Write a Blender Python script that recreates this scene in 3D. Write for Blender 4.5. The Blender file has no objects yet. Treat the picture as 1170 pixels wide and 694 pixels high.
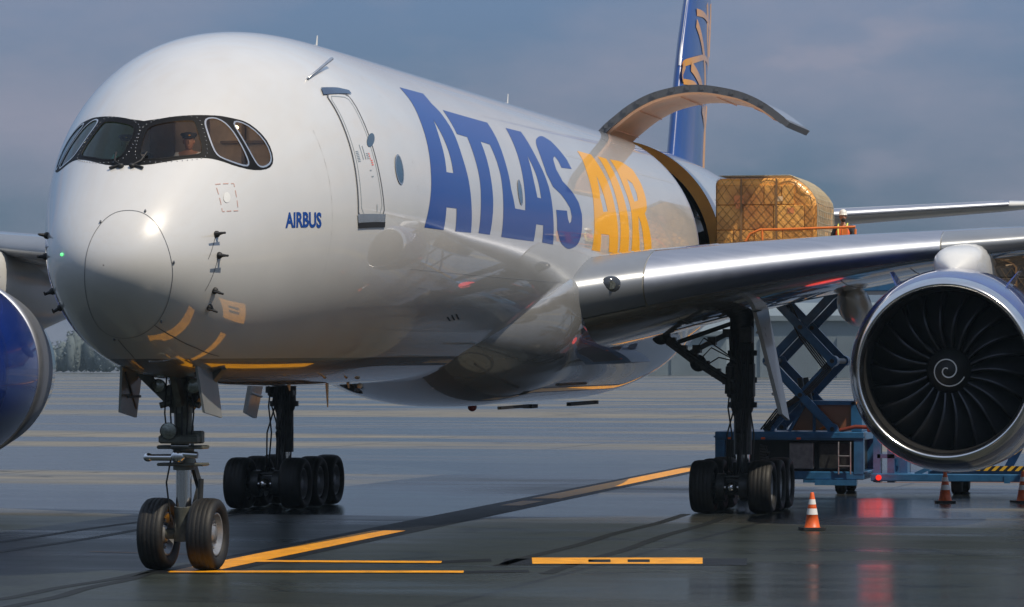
import bpy, bmesh, math, random
from mathutils import Vector, Matrix
from mathutils.geometry import delaunay_2d_cdt
# ---- fuselage shape: stations aft of the nose (m), crown, keel and half width relative to the axis
import numpy as np, math
_XS = np.array([0, .12, .35, .8, 1.5, 2.4, 3.6, 5.2, 7.5, 10])
_TOP = np.array([-1.1, -.65, -.30, .16, .78, 1.59, 2.29, 2.81, 3.01, 3.02])
_BOT = np.array([-1.1, -1.44, -1.70, -2.04, -2.41, -2.74, -2.85, -2.92, -2.98, -3.01])
_WID = np.array([0, .51, .82, 1.16, 1.44, 1.79, 2.20, 2.64, 2.92, 3.02])
_XT = np.array([10, 30, 37, 41, 45, 50, 55, 60, 64])
_TT = np.array([3.02, 3.02, 3.02, 3.02, 2.98, 2.80, 2.5, 2.1, 1.7])
_TB = np.array([-3.01, -3.01, -3.0, -2.75, -2.1, -1.0, .0, .8, 1.35])
_TW = np.array([3.02, 3.02, 3.02, 2.95, 2.75, 2.3, 1.65, .9, .25])
def _pch(x, y, X):
    h = np.diff(x); d = np.diff(y)/h; m = np.zeros(len(x))
    for i in range(1, len(x)-1):
        if d[i-1]*d[i] > 0:
            w1 = 2*h[i]+h[i-1]; w2 = h[i]+2*h[i-1]; m[i] = (w1+w2)/(w1/d[i-1]+w2/d[i])
    m[0] = d[0]
    i = np.clip(np.searchsorted(x, X)-1, 0, len(h)-1); t = (X-x[i])/h[i]
    return (2*t**3-3*t**2+1)*y[i]+(t**3-2*t**2+t)*h[i]*m[i]+(-2*t**3+3*t**2)*y[i+1]+(t**3-t**2)*h[i]*m[i+1]
G10 = 4*math.sqrt(10); GK = 2/math.sqrt(10)
def g_of(x): return 4*math.sqrt(max(x, 0)) if x < 10 else G10+(x-10)*GK
def x_of(g): return (g/4)**2 if g < G10 else 10+(g-G10)/GK
_GT = np.arange(0, g_of(64)+.05, .05)
_XX = np.array([x_of(g) for g in _GT])
def _table(y1, y2):
    v = np.where(_XX <= 10, _pch(np.sqrt(_XS), y1, np.sqrt(np.minimum(_XX, 10))), _pch(_XT, y2, np.clip(_XX, 10, 64)))
    for _ in range(14):
        s = v.copy()
        for k, n in ((1, 1), (2, 2), (4, 4)):
            p = np.r_[v[0]*np.ones(n), v, v[-1]*np.ones(n)]
            # odd reflection keeps the blunt tip where it is
            p[:n] = 2*v[0]-v[1:n+1][::-1]; p[-n:] = 2*v[-1]-v[-n-1:-1][::-1]
            v = (p[:-2*n]+2*p[n:-n]+p[2*n:])/4
    return v
_tt = _table(_TOP, _TT); _tb = _table(_BOT, _TB); _tw = _table(_WID, _TW)
def section(g):
    t = np.interp(g, _GT, _tt); b = np.interp(g, _GT, _tb); w = np.interp(g, _GT, _tw)
    return t, b, b+(t-b)*.49, w
def surf(g, ph):
    """point of the skin: ph = 0 starboard, 90 crown, 180 port (deg in radians)"""
    t, b, zm, w = section(g); s = math.sin(ph)
    return (x_of(g), w*math.cos(ph), zm+((t-zm) if s > 0 else (zm-b))*s)
def surf_n(g, ph):
    e = 2e-2; a = np.array(surf(max(g-e, 1e-4), ph)); b = np.array(surf(g+e, ph))
    c = np.array(surf(g, ph-e)); d = np.array(surf(g, ph+e))
    n = np.cross(d-c, b-a); l = np.linalg.norm(n)
    n = n/l if l > 1e-9 else np.array([-1., 0, 0])
    t, bb, zm, w = section(g)
    if n[1]*math.cos(ph)+n[2]*math.sin(ph) < 0 and l > 1e-9: n = -n
    return n

OUT = {
 'A1': [[(12.618,2.3054),(13.706,2.3014),(13.611,2.3877),(13.699,2.4571),(13.669,2.5916),(13.52,2.7635),(13.483,2.9049),(13.436,3.0544),(13.404,3.2203),(12.667,3.2255),(12.708,3.0908),(12.257,3.0927),(12.153,3.2258),(11.342,3.2255),(11.493,3.1216),(11.66,3.0057),(11.829,2.8722),(12.053,2.7149),(12.253,2.5781),(12.494,2.4336)],[(12.985,2.5363),(12.959,2.6535),(12.908,2.7672),(12.802,2.8843),(12.49,2.8864),(12.613,2.7912),(12.756,2.6685)]],
 'TLA': [[(13.974,2.4253),(15.011,2.4286),(16.223,2.4305),(16.079,2.5543),(15.849,2.7304),(15.686,2.9159),(15.735,3.0317),(16.296,3.0321),(16.559,2.8277),(16.902,2.6106),(17.225,2.4329),(18.127,2.4284),(17.987,2.6299),(18.014,2.842),(17.934,3.0367),(17.898,3.2244),(17.25,3.2203),(17.29,3.1075),(16.875,3.108),(16.749,3.2206),(15.782,3.2222),(14.955,3.221),(15.104,3.0201),(15.314,2.8116),(15.423,2.6261),(14.961,2.62),(14.693,2.8754),(14.557,3.0312),(14.355,3.2166),(13.78,3.2165),(13.916,3.044),(14.075,2.8904),(14.197,2.7293),(14.314,2.6109),(13.821,2.6069)],[(17.44,2.6403),(17.462,2.7684),(17.352,2.9351),(17.129,2.933),(17.183,2.8191)]],
 'S': [[(18.941,2.4536),(19.511,2.4123),(19.872,2.4424),(20.011,2.5149),(20.108,2.5905),(20.082,2.6631),(19.39,2.6729),(19.418,2.6201),(19.351,2.5854),(19.101,2.6214),(18.951,2.6979),(19.06,2.7798),(19.48,2.845),(19.73,2.9136),(19.8,2.9926),(19.704,3.0951),(19.492,3.1857),(19.13,3.2281),(18.768,3.2363),(18.339,3.1961),(18.129,3.1211),(18.164,2.9925),(18.843,2.985),(18.845,3.0388),(18.916,3.0686),(19.038,3.0524),(19.111,3.0198),(19.081,2.9632),(18.75,2.8907),(18.291,2.8357),(18.165,2.7499),(18.271,2.6545),(18.466,2.5502),(18.662,2.4948)]],
 'A2': [[(21.434,2.4708),(22.39,2.472),(22.398,2.5999),(22.388,2.7203),(22.282,2.8836),(22.239,3.0228),(22.171,3.2262),(21.554,3.2238),(21.56,3.1016),(21.003,3.103),(20.956,3.2275),(20.37,3.2267),(20.515,3.1108),(20.643,2.9767),(20.856,2.8366),(21.091,2.6712),(21.352,2.5423)],[(21.731,2.6672),(21.684,2.7863),(21.658,2.9347),(21.334,2.9455),(21.362,2.8409)]],
 'I': [[(22.863,2.4693),(23.467,2.4724),(23.335,2.5996),(23.215,2.7502),(23.124,2.9296),(23.033,3.0707),(22.958,3.2218),(22.294,3.2245),(22.39,3.081),(22.494,2.9416),(22.607,2.7646),(22.745,2.6076)]],
 'R': [[(23.761,2.4684),(24.681,2.4637),(25.196,2.5157),(25.194,2.6396),(24.99,2.7854),(24.77,2.8571),(24.53,2.8946),(24.635,2.9814),(24.736,3.0911),(24.762,3.2089),(24.236,3.2126),(24.119,3.1004),(24.061,2.9914),(23.957,2.9233),(23.811,3.0271),(23.82,3.2166),(23.167,3.2206),(23.279,3.0668),(23.484,2.875),(23.545,2.7083),(23.698,2.5614)],[(24.145,2.6312),(24.42,2.6598),(24.406,2.7389),(24.272,2.8011),(23.955,2.8163),(23.984,2.7403)]],
 'mask': [[(6.487,0.4587),(6.7,0.5128),(7.024,0.6032),(7.055,0.7079),(6.718,0.8389),(6.305,0.9944),(5.973,1.1534),(5.707,1.3189),(5.55,1.452),(5.52,1.5703),(5.587,1.6969),(5.771,1.8462),(5.957,1.9688),(6.168,2.0837),(6.371,2.1752),(6.531,2.2534),(6.741,2.3429),(6.875,2.4622),(6.933,2.5636),(6.888,2.6594),(6.768,2.7088),(6.523,2.7037),(6.173,2.6459),(5.829,2.5402),(5.586,2.4281),(5.389,2.3349),(5.17,2.2489),(4.734,2.069),(4.492,1.9505),(4.289,1.8192),(4.19,1.666),(4.267,1.4035),(4.656,1.1097),(5.318,0.8215),(5.893,0.6231)]],
 'P2': [[(5.908,1.1115),(5.613,1.3291),(5.429,1.4673),(5.288,1.5092),(4.961,1.5163),(4.579,1.5287),(4.438,1.5071),(4.439,1.3288),(4.622,1.1704),(5.1,0.9438),(5.347,0.8828),(5.545,0.9153),(5.795,0.9946),(5.939,1.06)]],
 'P3': [[(5.421,1.6775),(5.608,1.831),(5.85,1.9923),(5.858,2.0262),(5.691,2.1041),(5.442,2.221),(5.334,2.2444),(5.207,2.2226),(4.929,2.1078),(4.584,1.9312),(4.423,1.7674),(4.484,1.6892),(4.653,1.6496),(5.024,1.6313),(5.283,1.6285)]],
 'P4': [[(6.08,2.0935),(6.221,2.142),(6.301,2.2194),(6.307,2.3094),(6.269,2.4234),(6.233,2.5377),(6.2,2.5986),(6.1,2.6021),(5.865,2.5234),(5.632,2.4102),(5.587,2.3459),(5.678,2.2561),(5.859,2.1503),(5.971,2.1034)]],
 'P5': [[(6.525,2.2808),(6.679,2.35),(6.807,2.459),(6.864,2.5614),(6.831,2.6512),(6.736,2.6844),(6.552,2.6859),(6.414,2.6587),(6.369,2.6021),(6.365,2.4966),(6.393,2.3783),(6.43,2.2971)]],
 'silver': [[(6.056,2.0682),(6.258,2.1325),(6.523,2.2559),(6.543,2.3275),(6.496,2.4747),(6.438,2.6054),(6.383,2.6766),(6.079,2.6132),(5.829,2.5402),(5.586,2.4281),(5.412,2.3429),(5.62,2.2032),(5.891,2.099)]],
 'radome': [[(1.03,5.7042),(1.177,0.8957),(1.945,1.3838),(2.363,1.621),(2.561,1.867),(2.704,2.1325),(2.685,2.4425),(2.632,2.8377),(2.741,3.2062),(2.946,3.5194),(3.305,3.878),(3.696,4.1712),(3.961,4.4207),(4.115,4.6499),(4.113,4.8699),(3.767,5.0478),(2.646,5.1616)]],
 'crewdoor': [[(9.136,2.4212),(9.464,2.4326),(9.829,2.4453),(9.857,2.5075),(9.802,2.6344),(9.746,2.8197),(9.76,2.9938),(9.826,3.189),(9.386,3.202),(8.964,3.1909),(8.974,3.0076),(9.024,2.8329),(9.07,2.675),(9.119,2.5454)]],
 'gutter': [[(9.132,2.3807),(9.663,2.3975),(9.991,2.4205),(9.987,2.4462),(9.471,2.4392),(9.044,2.43)]],
 'sill': [[(8.931,3.1545),(9.851,3.164),(9.839,3.2241),(8.973,3.2217)]],
 'dwin': [[(9.904,2.7455),(9.947,2.7285),(9.961,2.7142),(9.942,2.7053),(9.893,2.7033),(9.823,2.7084),(9.745,2.7197),(9.673,2.7352),(9.621,2.7522),(9.597,2.7678),(9.603,2.7795),(9.639,2.7852),(9.696,2.784),(9.767,2.7759),(9.841,2.7624)]],
 'win1': [[(10.653,2.9114),(10.665,2.8846),(10.665,2.8607),(10.649,2.8424),(10.619,2.8317),(10.575,2.83),(10.521,2.8373),(10.467,2.8528),(10.419,2.8747),(10.384,2.9006),(10.368,2.9275),(10.371,2.9528),(10.393,2.9736),(10.428,2.9878),(10.471,2.994),(10.517,2.9914),(10.56,2.9804),(10.599,2.9621),(10.63,2.9383)]],
 'win2': [[(16.272,2.9193),(16.294,2.8934),(16.306,2.8704),(16.304,2.8527),(16.287,2.8426),(16.253,2.8413),(16.206,2.8488),(16.152,2.8643),(16.101,2.8859),(16.061,2.9111),(16.038,2.9371),(16.033,2.9612),(16.046,2.9808),(16.072,2.9941),(16.106,2.9996),(16.143,2.9969),(16.179,2.9861),(16.213,2.9683),(16.245,2.9453)]],
 'dash': [[(5.091,2.5423),(5.584,2.6465),(5.452,2.8607),(4.953,2.7909)]],
 'dashc': [[(5.333,2.7252),(5.348,2.7055),(5.337,2.6859),(5.304,2.6708),(5.254,2.6635),(5.198,2.6658),(5.15,2.6776),(5.12,2.6964),(5.117,2.7176),(5.143,2.7361),(5.189,2.7474),(5.245,2.7491),(5.296,2.741)]],
 'seam1': [[(3.792,4.2748),(4.705,4.2155),(5.623,4.1786),(6.575,4.184)]],
 'seam2': [[(4.18,4.8224),(4.977,4.7701),(6.165,4.7554)]],
 'airbus': [[(6.825,3.1342),(7.881,3.2005),(7.877,3.1048),(6.847,3.0334)]],
 'vents': [[(13.762,3.762),(14.04,3.7937),(13.956,3.7941),(13.679,3.7625)],[(13.912,3.7482),(14.219,3.7861),(14.134,3.7865),(13.829,3.7487)],[(14.093,3.7406),(14.4,3.7785),(14.315,3.7789),(14.009,3.7411)]],
 'probes': [[(4.558,2.9638),(4.61,3.1818),(4.725,3.5528),(4.832,3.7356)]],
 'whip': [[(8.983,2.3008),(10.078,2.2184)]],
 'ant': [[(13.529,1.8696),(23.529,1.9407)]],
 'probes_s': [[(4.543,0.157),(4.016,6.2559),(5.439,5.9303)]],
}
HAZE_D = .00025
# ------------------------------------------------------------------ helpers
random.seed(7)
R = math.radians
sc = bpy.context.scene
COL = sc.collection
PI = math.pi

def tag(o, label=None, cat=None, group=None, kind=None):
    if label: o['label'] = label
    if cat: o['category'] = cat
    if group: o['group'] = group
    if kind: o['kind'] = kind
    return o

def empty(name, loc=(0, 0, 0), rot=(0, 0, 0)):
    o = bpy.data.objects.new(name, None); COL.objects.link(o)
    o.location = loc; o.rotation_euler = rot; o.empty_display_size = .3
    return o

class MB:
    """collects shapes; build() links them as one mesh object"""
    def __init__(s): s.v = []; s.f = []; s.m = []; s.sm = []
    def add(s, vs, fs, mi=0, smooth=False):
        k = len(s.v); s.v += [tuple(map(float, v)) for v in vs]
        for f in fs: s.f.append([i+k for i in f]); s.m.append(mi); s.sm.append(smooth)
        return s
    def box(s, a, b, mi=0, bev=0):
        x0, y0, z0 = [min(p, q) for p, q in zip(a, b)]; x1, y1, z1 = [max(p, q) for p, q in zip(a, b)]
        return s.prismz([(x0, y0), (x1, y0), (x1, y1), (x0, y1)], z0, z1, mi, bev)
    def prismz(s, pts, z0, z1, mi=0, bev=0):
        n = len(pts)
        if bev <= 0:
            vs = [(x, y, z0) for x, y in pts]+[(x, y, z1) for x, y in pts]
            return s.add(vs, [list(range(n))[::-1], list(range(n, 2*n))]+[[i, (i+1) % n, n+(i+1) % n, n+i] for i in range(n)], mi)
        cx = sum(p[0] for p in pts)/n; cy = sum(p[1] for p in pts)/n
        def ins(p):
            return (p[0]-math.copysign(bev, p[0]-cx), p[1]-math.copysign(bev, p[1]-cy))
        q = [ins(p) for p in pts]
        rings = [[(x, y, z0) for x, y in q], [(x, y, z0+bev) for x, y in pts], [(x, y, z1-bev) for x, y in pts], [(x, y, z1) for x, y in q]]
        return s.loft(rings, mi, True, False)
    def loft(s, rings, mi=0, caps=True, smooth=True, closed=True):
        n = len(rings[0]); k = len(rings); vs = [p for r in rings for p in r]; fs = []
        m = n if closed else n-1
        for i in range(k-1):
            for j in range(m):
                a = i*n+j; b = i*n+(j+1) % n
                fs.append([a, b, b+n, a+n])
        s.add(vs, fs, mi, smooth)
        if caps:
            s.add(rings[0], [list(range(n))[::-1]], mi); s.add(rings[-1], [list(range(n))], mi)
        return s
    def tube(s, pts, r, mi=0, n=10, caps=True, smooth=True):
        pts = [Vector(p) for p in pts]; rr = r if isinstance(r, (list, tuple)) else [r]*len(pts)
        rings = []; prev = None
        for i, p in enumerate(pts):
            t = (pts[min(i+1, len(pts)-1)]-pts[max(i-1, 0)]).normalized()
            if prev is None:
                a = t.orthogonal().normalized()
            else:
                a = (prev-t*prev.dot(t)).normalized()
            prev = a; b = t.cross(a)
            rings.append([p+(a*math.cos(2*PI*j/n)+b*math.sin(2*PI*j/n))*rr[i] for j in range(n)])
        return s.loft(rings, mi, caps, smooth)
    def beam(s, p0, p1, w, h, up=(0, 0, 1), mi=0):
        p0 = Vector(p0); p1 = Vector(p1); t = (p1-p0).normalized(); a = t.cross(Vector(up)).normalized(); b = a.cross(t)
        rings = [[p+a*(sx*w/2)+b*(sy*h/2) for sx, sy in ((-1, -1), (1, -1), (1, 1), (-1, 1))] for p in (p0, p1)]
        return s.loft(rings, mi, True, False)
    def lathe(s, prof, axis='x', c=(0, 0, 0), n=64, mi=0, smooth=True, ends=False):
        rings = []
        for t, r in prof:
            ring = []
            for j in range(n):
                a = 2*PI*j/n; u, v = r*math.cos(a), r*math.sin(a)
                ring.append({'x': (c[0]+t, c[1]+u, c[2]+v), 'y': (c[0]+v, c[1]+t, c[2]+u), 'z': (c[0]+u, c[1]+v, c[2]+t)}[axis])
            rings.append(ring)
        return s.loft(rings, mi, ends, smooth)
    def ell(s, c, r, mi=0, n=16, m=10, rot=None):
        rings = []
        for i in range(m+1):
            th = PI*i/m; z = -math.cos(th); q = max(math.sin(th), .002); ring = []
            for j in range(n):
                v = Vector((r[0]*q*math.cos(2*PI*j/n), r[1]*q*math.sin(2*PI*j/n), r[2]*z))
                if rot: v = rot @ v
                ring.append(Vector(c)+v)
            rings.append(ring)
        return s.loft(rings, mi, True, True)
    def build(s, name, mats, parent=None, loc=None, rot=None, weld=0):
        me = bpy.data.meshes.new(name); me.from_pydata(s.v, [], s.f)
        for m in (mats if isinstance(mats, (list, tuple)) else [mats]): me.materials.append(m)
        me.polygons.foreach_set('material_index', s.m); me.polygons.foreach_set('use_smooth', s.sm)
        bm = bmesh.new(); bm.from_mesh(me)
        if weld: bmesh.ops.remove_doubles(bm, verts=bm.verts, dist=weld)
        bmesh.ops.recalc_face_normals(bm, faces=bm.faces); bm.to_mesh(me); bm.free()
        o = bpy.data.objects.new(name, me); COL.objects.link(o)
        if parent: o.parent = parent
        if loc: o.location = loc
        if rot: o.rotation_euler = rot
        return o

def dup_tree(o, parent=None):
    c = o.copy(); COL.objects.link(c)
    if parent: c.parent = parent
    for ch in list(o.children): dup_tree(ch, c)
    return c

# ------------------------------------------------------------------ materials
def mat(name, col, rough=.5, metal=0., coat=0., coat_r=.03, ior=1.5, emis=None, es=0.):
    m = bpy.data.materials.new(name); m.use_nodes = True; b = m.node_tree.nodes['Principled BSDF']
    b.inputs['Base Color'].default_value = (*col, 1); b.inputs['Roughness'].default_value = rough
    b.inputs['Metallic'].default_value = metal; b.inputs['Coat Weight'].default_value = coat
    b.inputs['Coat Roughness'].default_value = coat_r; b.inputs['IOR'].default_value = ior
    if emis: b.inputs['Emission Color'].default_value = (*emis, 1); b.inputs['Emission Strength'].default_value = es
    return m
def nd(m, t, **k):
    n = m.node_tree.nodes.new(t)
    for a, v in k.items():
        if a in n.inputs: n.inputs[a].default_value = v
        else: setattr(n, a, v)
    return n
def lk(m, a, b): m.node_tree.links.new(a, b)
def vary(m, scale=3., amt=.25, rough_amt=.1, detail=6, stretch=(1, 1, 1), bump=0., bscale=None):
    """dirt / tone variation laid on the object's own coordinates"""
    b = m.node_tree.nodes['Principled BSDF']; tc = nd(m, 'ShaderNodeTexCoord'); mp = nd(m, 'ShaderNodeMapping'); mp.inputs['Scale'].default_value = stretch
    no = nd(m, 'ShaderNodeTexNoise', Scale=scale, Detail=detail, Roughness=.6); lk(m, tc.outputs['Object'], mp.inputs[0]); lk(m, mp.outputs[0], no.inputs['Vector'])
    c = b.inputs['Base Color'].default_value[:]; mx = nd(m, 'ShaderNodeMix', data_type='RGBA')
    mx.inputs[6].default_value = (*[x*(1-amt) for x in c[:3]], 1); mx.inputs[7].default_value = (*[min(1, x*(1+amt*.6)) for x in c[:3]], 1)
    mr = nd(m, 'ShaderNodeMapRange'); mr.inputs['From Min'].default_value = .3; mr.inputs['From Max'].default_value = .7
    lk(m, no.outputs['Fac'], mr.inputs['Value']); lk(m, mr.outputs[0], mx.inputs[0]); lk(m, mx.outputs[2], b.inputs['Base Color'])
    r = b.inputs['Roughness'].default_value; m2 = nd(m, 'ShaderNodeMapRange'); m2.inputs['To Min'].default_value = max(0, r-rough_amt); m2.inputs['To Max'].default_value = r+rough_amt
    lk(m, no.outputs['Fac'], m2.inputs['Value']); lk(m, m2.outputs[0], b.inputs['Roughness'])
    if bump:
        n2 = nd(m, 'ShaderNodeTexNoise', Scale=bscale or scale*3, Detail=3.); lk(m, mp.outputs[0], n2.inputs['Vector'])
        bp = nd(m, 'ShaderNodeBump', Strength=bump, Distance=.02); lk(m, n2.outputs['Fac'], bp.inputs['Height']); lk(m, bp.outputs[0], b.inputs['Normal'])
    return m

M = {}
M['white'] = vary(mat('white_gloss_paint', (.60, .60, .595), .32, 0, 1., .010, 1.5), .8, .05, .05, 4); M['white'].node_tree.nodes['Principled BSDF'].inputs['Coat IOR'].default_value = 2.05
M['white_sat'] = vary(mat('white_satin_paint', (.66, .67, .67), .3, 0, .5, .1), 1.5, .1, .08)
def belly_reflection(m, z):
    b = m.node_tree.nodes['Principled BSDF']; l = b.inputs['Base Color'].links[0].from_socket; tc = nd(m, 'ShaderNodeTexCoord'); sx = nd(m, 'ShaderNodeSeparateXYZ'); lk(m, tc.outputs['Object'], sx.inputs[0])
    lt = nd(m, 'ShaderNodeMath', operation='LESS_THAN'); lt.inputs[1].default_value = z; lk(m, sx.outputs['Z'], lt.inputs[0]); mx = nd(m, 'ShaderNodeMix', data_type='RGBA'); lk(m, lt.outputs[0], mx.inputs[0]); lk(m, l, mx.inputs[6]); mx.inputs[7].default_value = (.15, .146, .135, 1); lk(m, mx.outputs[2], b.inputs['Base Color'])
M['hull'] = vary(mat('white_hull_paint_with_belly_reflection', (.60, .60, .595), .32, 0, 1., .010, 1.5), .8, .05, .05, 4); M['hull'].node_tree.nodes['Principled BSDF'].inputs['Coat IOR'].default_value = 2.05; belly_reflection(M['hull'], -2.50)  # grey-brown below the line imitates the ground reflected on the belly
M['fairing'] = vary(mat('fairing_paint_with_ground_reflection', (.24, .24, .235), .25, 0, 1., .010, 1.5), .8, .1, .05, 4); M['fairing'].node_tree.nodes['Principled BSDF'].inputs['Coat IOR'].default_value = 2.3  # fairing darkened in colour to imitate the dark ground reflected in it
M['grey'] = vary(mat('grey_gloss_paint', (.33, .35, .36), .22, .35, .6, .06), 1.2, .1, .05)
M['wing_under'] = vary(mat('wing_underside_with_ground_reflection', (.40, .37, .30), .12, .45, 1., .02), 1.2, .12, .05, 5, (1, 1, 1), .05, 2.)  # reflection of the tan ground put into the base colour
M['navy'] = vary(mat('navy_gloss_paint', (.004, .022, .17), .22, 0, 1., .02), 1., .15, .04)
M['letter_blue'] = mat('blue_lettering_paint', (.003, .050, .27), .4, 0, .45, .03, 1.3)
M['letter_gold'] = mat('gold_lettering_paint', (.88, .42, .008), .4, 0, .6, .03, 1.3)
M['gold'] = mat('gold_fin_paint', (.75, .34, .03), .3, 0, .8, .04)
M['line'] = mat('dark_seam', (.10, .11, .13), .5)
M['black'] = mat('black_window_mask', (.004, .004, .005), .55, 0, .0, .2, 1.25)
M['silver'] = vary(mat('bare_metal_frame', (.62, .62, .62), .22, .9), 4, .1, .05)
M['slat'] = vary(mat('polished_slat_metal', (.40, .43, .50), .52, 1.), 1.0, .07, .05, 6, (6, .6, 6))
M['slat_grey'] = vary(mat('grey_leading_edge', (.25, .27, .30), .36, .5), 1.0, .07, .05)
M['lip'] = vary(mat('polished_intake_metal', (.72, .72, .72), .2, 1.), 1.2, .08, .04)
M['intake'] = vary(mat('intake_liner', (.012, .012, .013), .5), 3, .2, .1)
M['blade'] = vary(mat('titanium_fan_blade', (.06, .064, .075), .34, .7), 3, .15, .05)
M['blackm'] = vary(mat('black_matt', (.012, .012, .013), .6), 5, .3, .1)
M['tyre'] = vary(mat('tyre_rubber', (.007, .007, .0075), .62), 6, .4, .12, 6, (1, 1, 1), .15, 30)
M['rim'] = vary(mat('wheel_rim_metal', (.30, .31, .33), .35, .6), 8, .3, .1)
M['gear'] = vary(mat('landing_gear_steel', (.05, .053, .055), .42, .5), 8, .45, .12)
M['chrome'] = mat('chrome_piston', (.75, .75, .76), .12, 1.)
M['cable'] = mat('hydraulic_hose', (.02, .02, .02), .5)
M['frame_amber'] = vary(mat('door_frame_amber_glow', (.98, .58, .14), .45), 2, .15, .1)  # warm light falling on the frame is put into its colour
M['liner'] = vary(mat('door_liner_panel', (.93, .56, .38), .5), 1.5, .12, .1, 4)  # warm glow from the lit load put into the liner colour
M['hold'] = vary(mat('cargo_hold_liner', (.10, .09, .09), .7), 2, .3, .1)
M['edge_grey'] = vary(mat('door_edge_grey', (.12, .13, .15), .4, .3), 14, .5, .1, 3, (1, 8, 8))
M['lift_blue'] = vary(mat('blue_loader_paint', (.025, .12, .27), .35, 0, .3, .2), 4, .3, .12)
M['lift_dark'] = vary(mat('dark_loader_panel', (.02, .025, .03), .5), 4, .3, .1)
M['orange_rail'] = vary(mat('orange_rail_paint', (.80, .20, .03), .35, 0, .4, .1), 5, .15, .1)
M['lift_red'] = vary(mat('dull_red_hose', (.18, .03, .015), .5), 5, .2, .1)
M['tint'] = mat('tinted_cab_glass', (.20, .08, .04), .08, 0, .6, .02)
M['cone'] = vary(mat('orange_cone_plastic', (.75, .12, .02), .45), 8, .3, .1)
M['cone_white'] = mat('reflective_white_band', (.75, .75, .74), .3)
M['cone_base'] = mat('cone_rubber_base', (.015, .015, .015), .6)
M['skin'] = mat('skin', (.42, .21, .13), .5)
M['dark_cloth'] = mat('dark_cloth', (.02, .022, .03), .8)
M['vest'] = vary(mat('hi_vis_orange_vest', (.85, .14, .03), .7), 20, .2, .1)
M['lime'] = mat('lime_reflective_tape', (.70, .75, .15), .5)
M['helmet'] = mat('white_helmet_plastic', (.75, .74, .70), .3)
M['shirt'] = mat('white_pilot_shirt', (.75, .75, .76), .8)
M['glove'] = mat('red_glove', (.75, .06, .04), .6)
M['cockpit'] = vary(mat('cockpit_trim', (.20, .15, .12), .7), 4, .3, .1)
M['cockpit_l'] = vary(mat('cockpit_light_trim', (.62, .50, .42), .7), 4, .2, .1)
M['green_lens'] = mat('green_lens', (.1, .8, .2), .3, emis=(.15, 1, .3), es=1.2)
M['lamp'] = vary(mat('landing_light_glass', (.34, .36, .32), .16, .8), 30, .6, .1)
M['red_lens'] = mat('red_beacon_lens', (.8, .03, .02), .3, emis=(1, .05, .03), es=.5)
M['amber_mark'] = mat('pale_orange_mark', (.62, .36, .30), .5)
M['mark_txt'] = mat('small_placard_ink', (.25, .30, .34), .5)
M['beige'] = vary(mat('sand_fabric', (.62, .50, .36), .8), 8, .15, .1)

def glass_mat(name, tint, refl=1.0):
    m = bpy.data.materials.new(name); m.use_nodes = True; nt = m.node_tree; nt.nodes.clear()
    out = nd(m, 'ShaderNodeOutputMaterial'); mix = nd(m, 'ShaderNodeMixShader'); tr = nd(m, 'ShaderNodeBsdfTransparent'); gl = nd(m, 'ShaderNodeBsdfGlossy')
    tr.inputs[0].default_value = (*tint, 1); gl.inputs['Roughness'].default_value = .015; gl.inputs[0].default_value = (.9, .97, 1, 1)
    fr = nd(m, 'ShaderNodeFresnel', IOR=1.38)
    lk(m, fr.outputs[0], mix.inputs[0]); lk(m, tr.outputs[0], mix.inputs[1]); lk(m, gl.outputs[0], mix.inputs[2]); lk(m, mix.outputs[0], out.inputs[0])
    return m
M['glass'] = glass_mat('cockpit_glass', (.88, .88, .85))
M['glass_g'] = glass_mat('green_tinted_cockpit_glass', (.34, .80, .66))
M['window_dark'] = mat('dark_cabin_glass', (.015, .05, .09), .06, 0, 1., .02)

def carton_mat():
    m = mat('shrink_wrapped_cardboard', (.62, .33, .12), .42, 0, .5, .12); b = m.node_tree.nodes['Principled BSDF']
    oi = nd(m, 'ShaderNodeObjectInfo'); tc = nd(m, 'ShaderNodeTexCoord')
    no = nd(m, 'ShaderNodeTexNoise', Scale=1.6, Detail=5.); lk(m, tc.outputs['Object'], no.inputs['Vector'])
    ad = nd(m, 'ShaderNodeMath', operation='ADD'); lk(m, no.outputs['Fac'], ad.inputs[0])
    sub = nd(m, 'ShaderNodeMath', operation='MULTIPLY_ADD'); lk(m, oi.outputs['Random'], sub.inputs[0]); sub.inputs[1].default_value = .55; sub.inputs[2].default_value = -.28
    lk(m, sub.outputs[0], ad.inputs[1])
    cr = nd(m, 'ShaderNodeValToRGB'); e = cr.color_ramp.elements; e[0].position = .25; e[0].color = (.40, .15, .03, 1); e[1].position = .8; e[1].color = (.98, .50, .11, 1)  # cardboard pushed to bright orange: warm light put into the colour
    lk(m, ad.outputs[0], cr.inputs[0]); lk(m, cr.outputs[0], b.inputs['Base Color'])
    wv = nd(m, 'ShaderNodeTexNoise', Scale=5., Detail=6., Distortion=2.); lk(m, tc.outputs['Object'], wv.inputs['Vector'])
    bp = nd(m, 'ShaderNodeBump', Strength=.5, Distance=.03); lk(m, wv.outputs['Fac'], bp.inputs['Height']); lk(m, bp.outputs[0], b.inputs['Normal']); lk(m, bp.outputs[0], b.inputs['Coat Normal'])
    return m
M['carton'] = carton_mat()
M['carton_shaded'] = vary(mat('shade_toned_wrapped_boxes', (.055, .045, .035), .5, 0, .4, .15), 1.2, .5, .1, 6, (1, 1, 1), .4, 5)  # darker copy of the cartons, shade put into the colour
M['label_paper'] = mat('label_paper', (.80, .56, .32), .6); M['label_ink'] = mat('orange_label_paper', (.70, .24, .08), .6); M['strap'] = mat('brown_tie_strap', (.22, .12, .05), .6)
M['net'] = vary(mat('woven_cargo_net_cord', (.20, .12, .05), .8), 6, .3, .1)
M['net_light'] = vary(mat('pale_cargo_net_cord', (.42, .38, .28), .8), 6, .3, .1)

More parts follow.
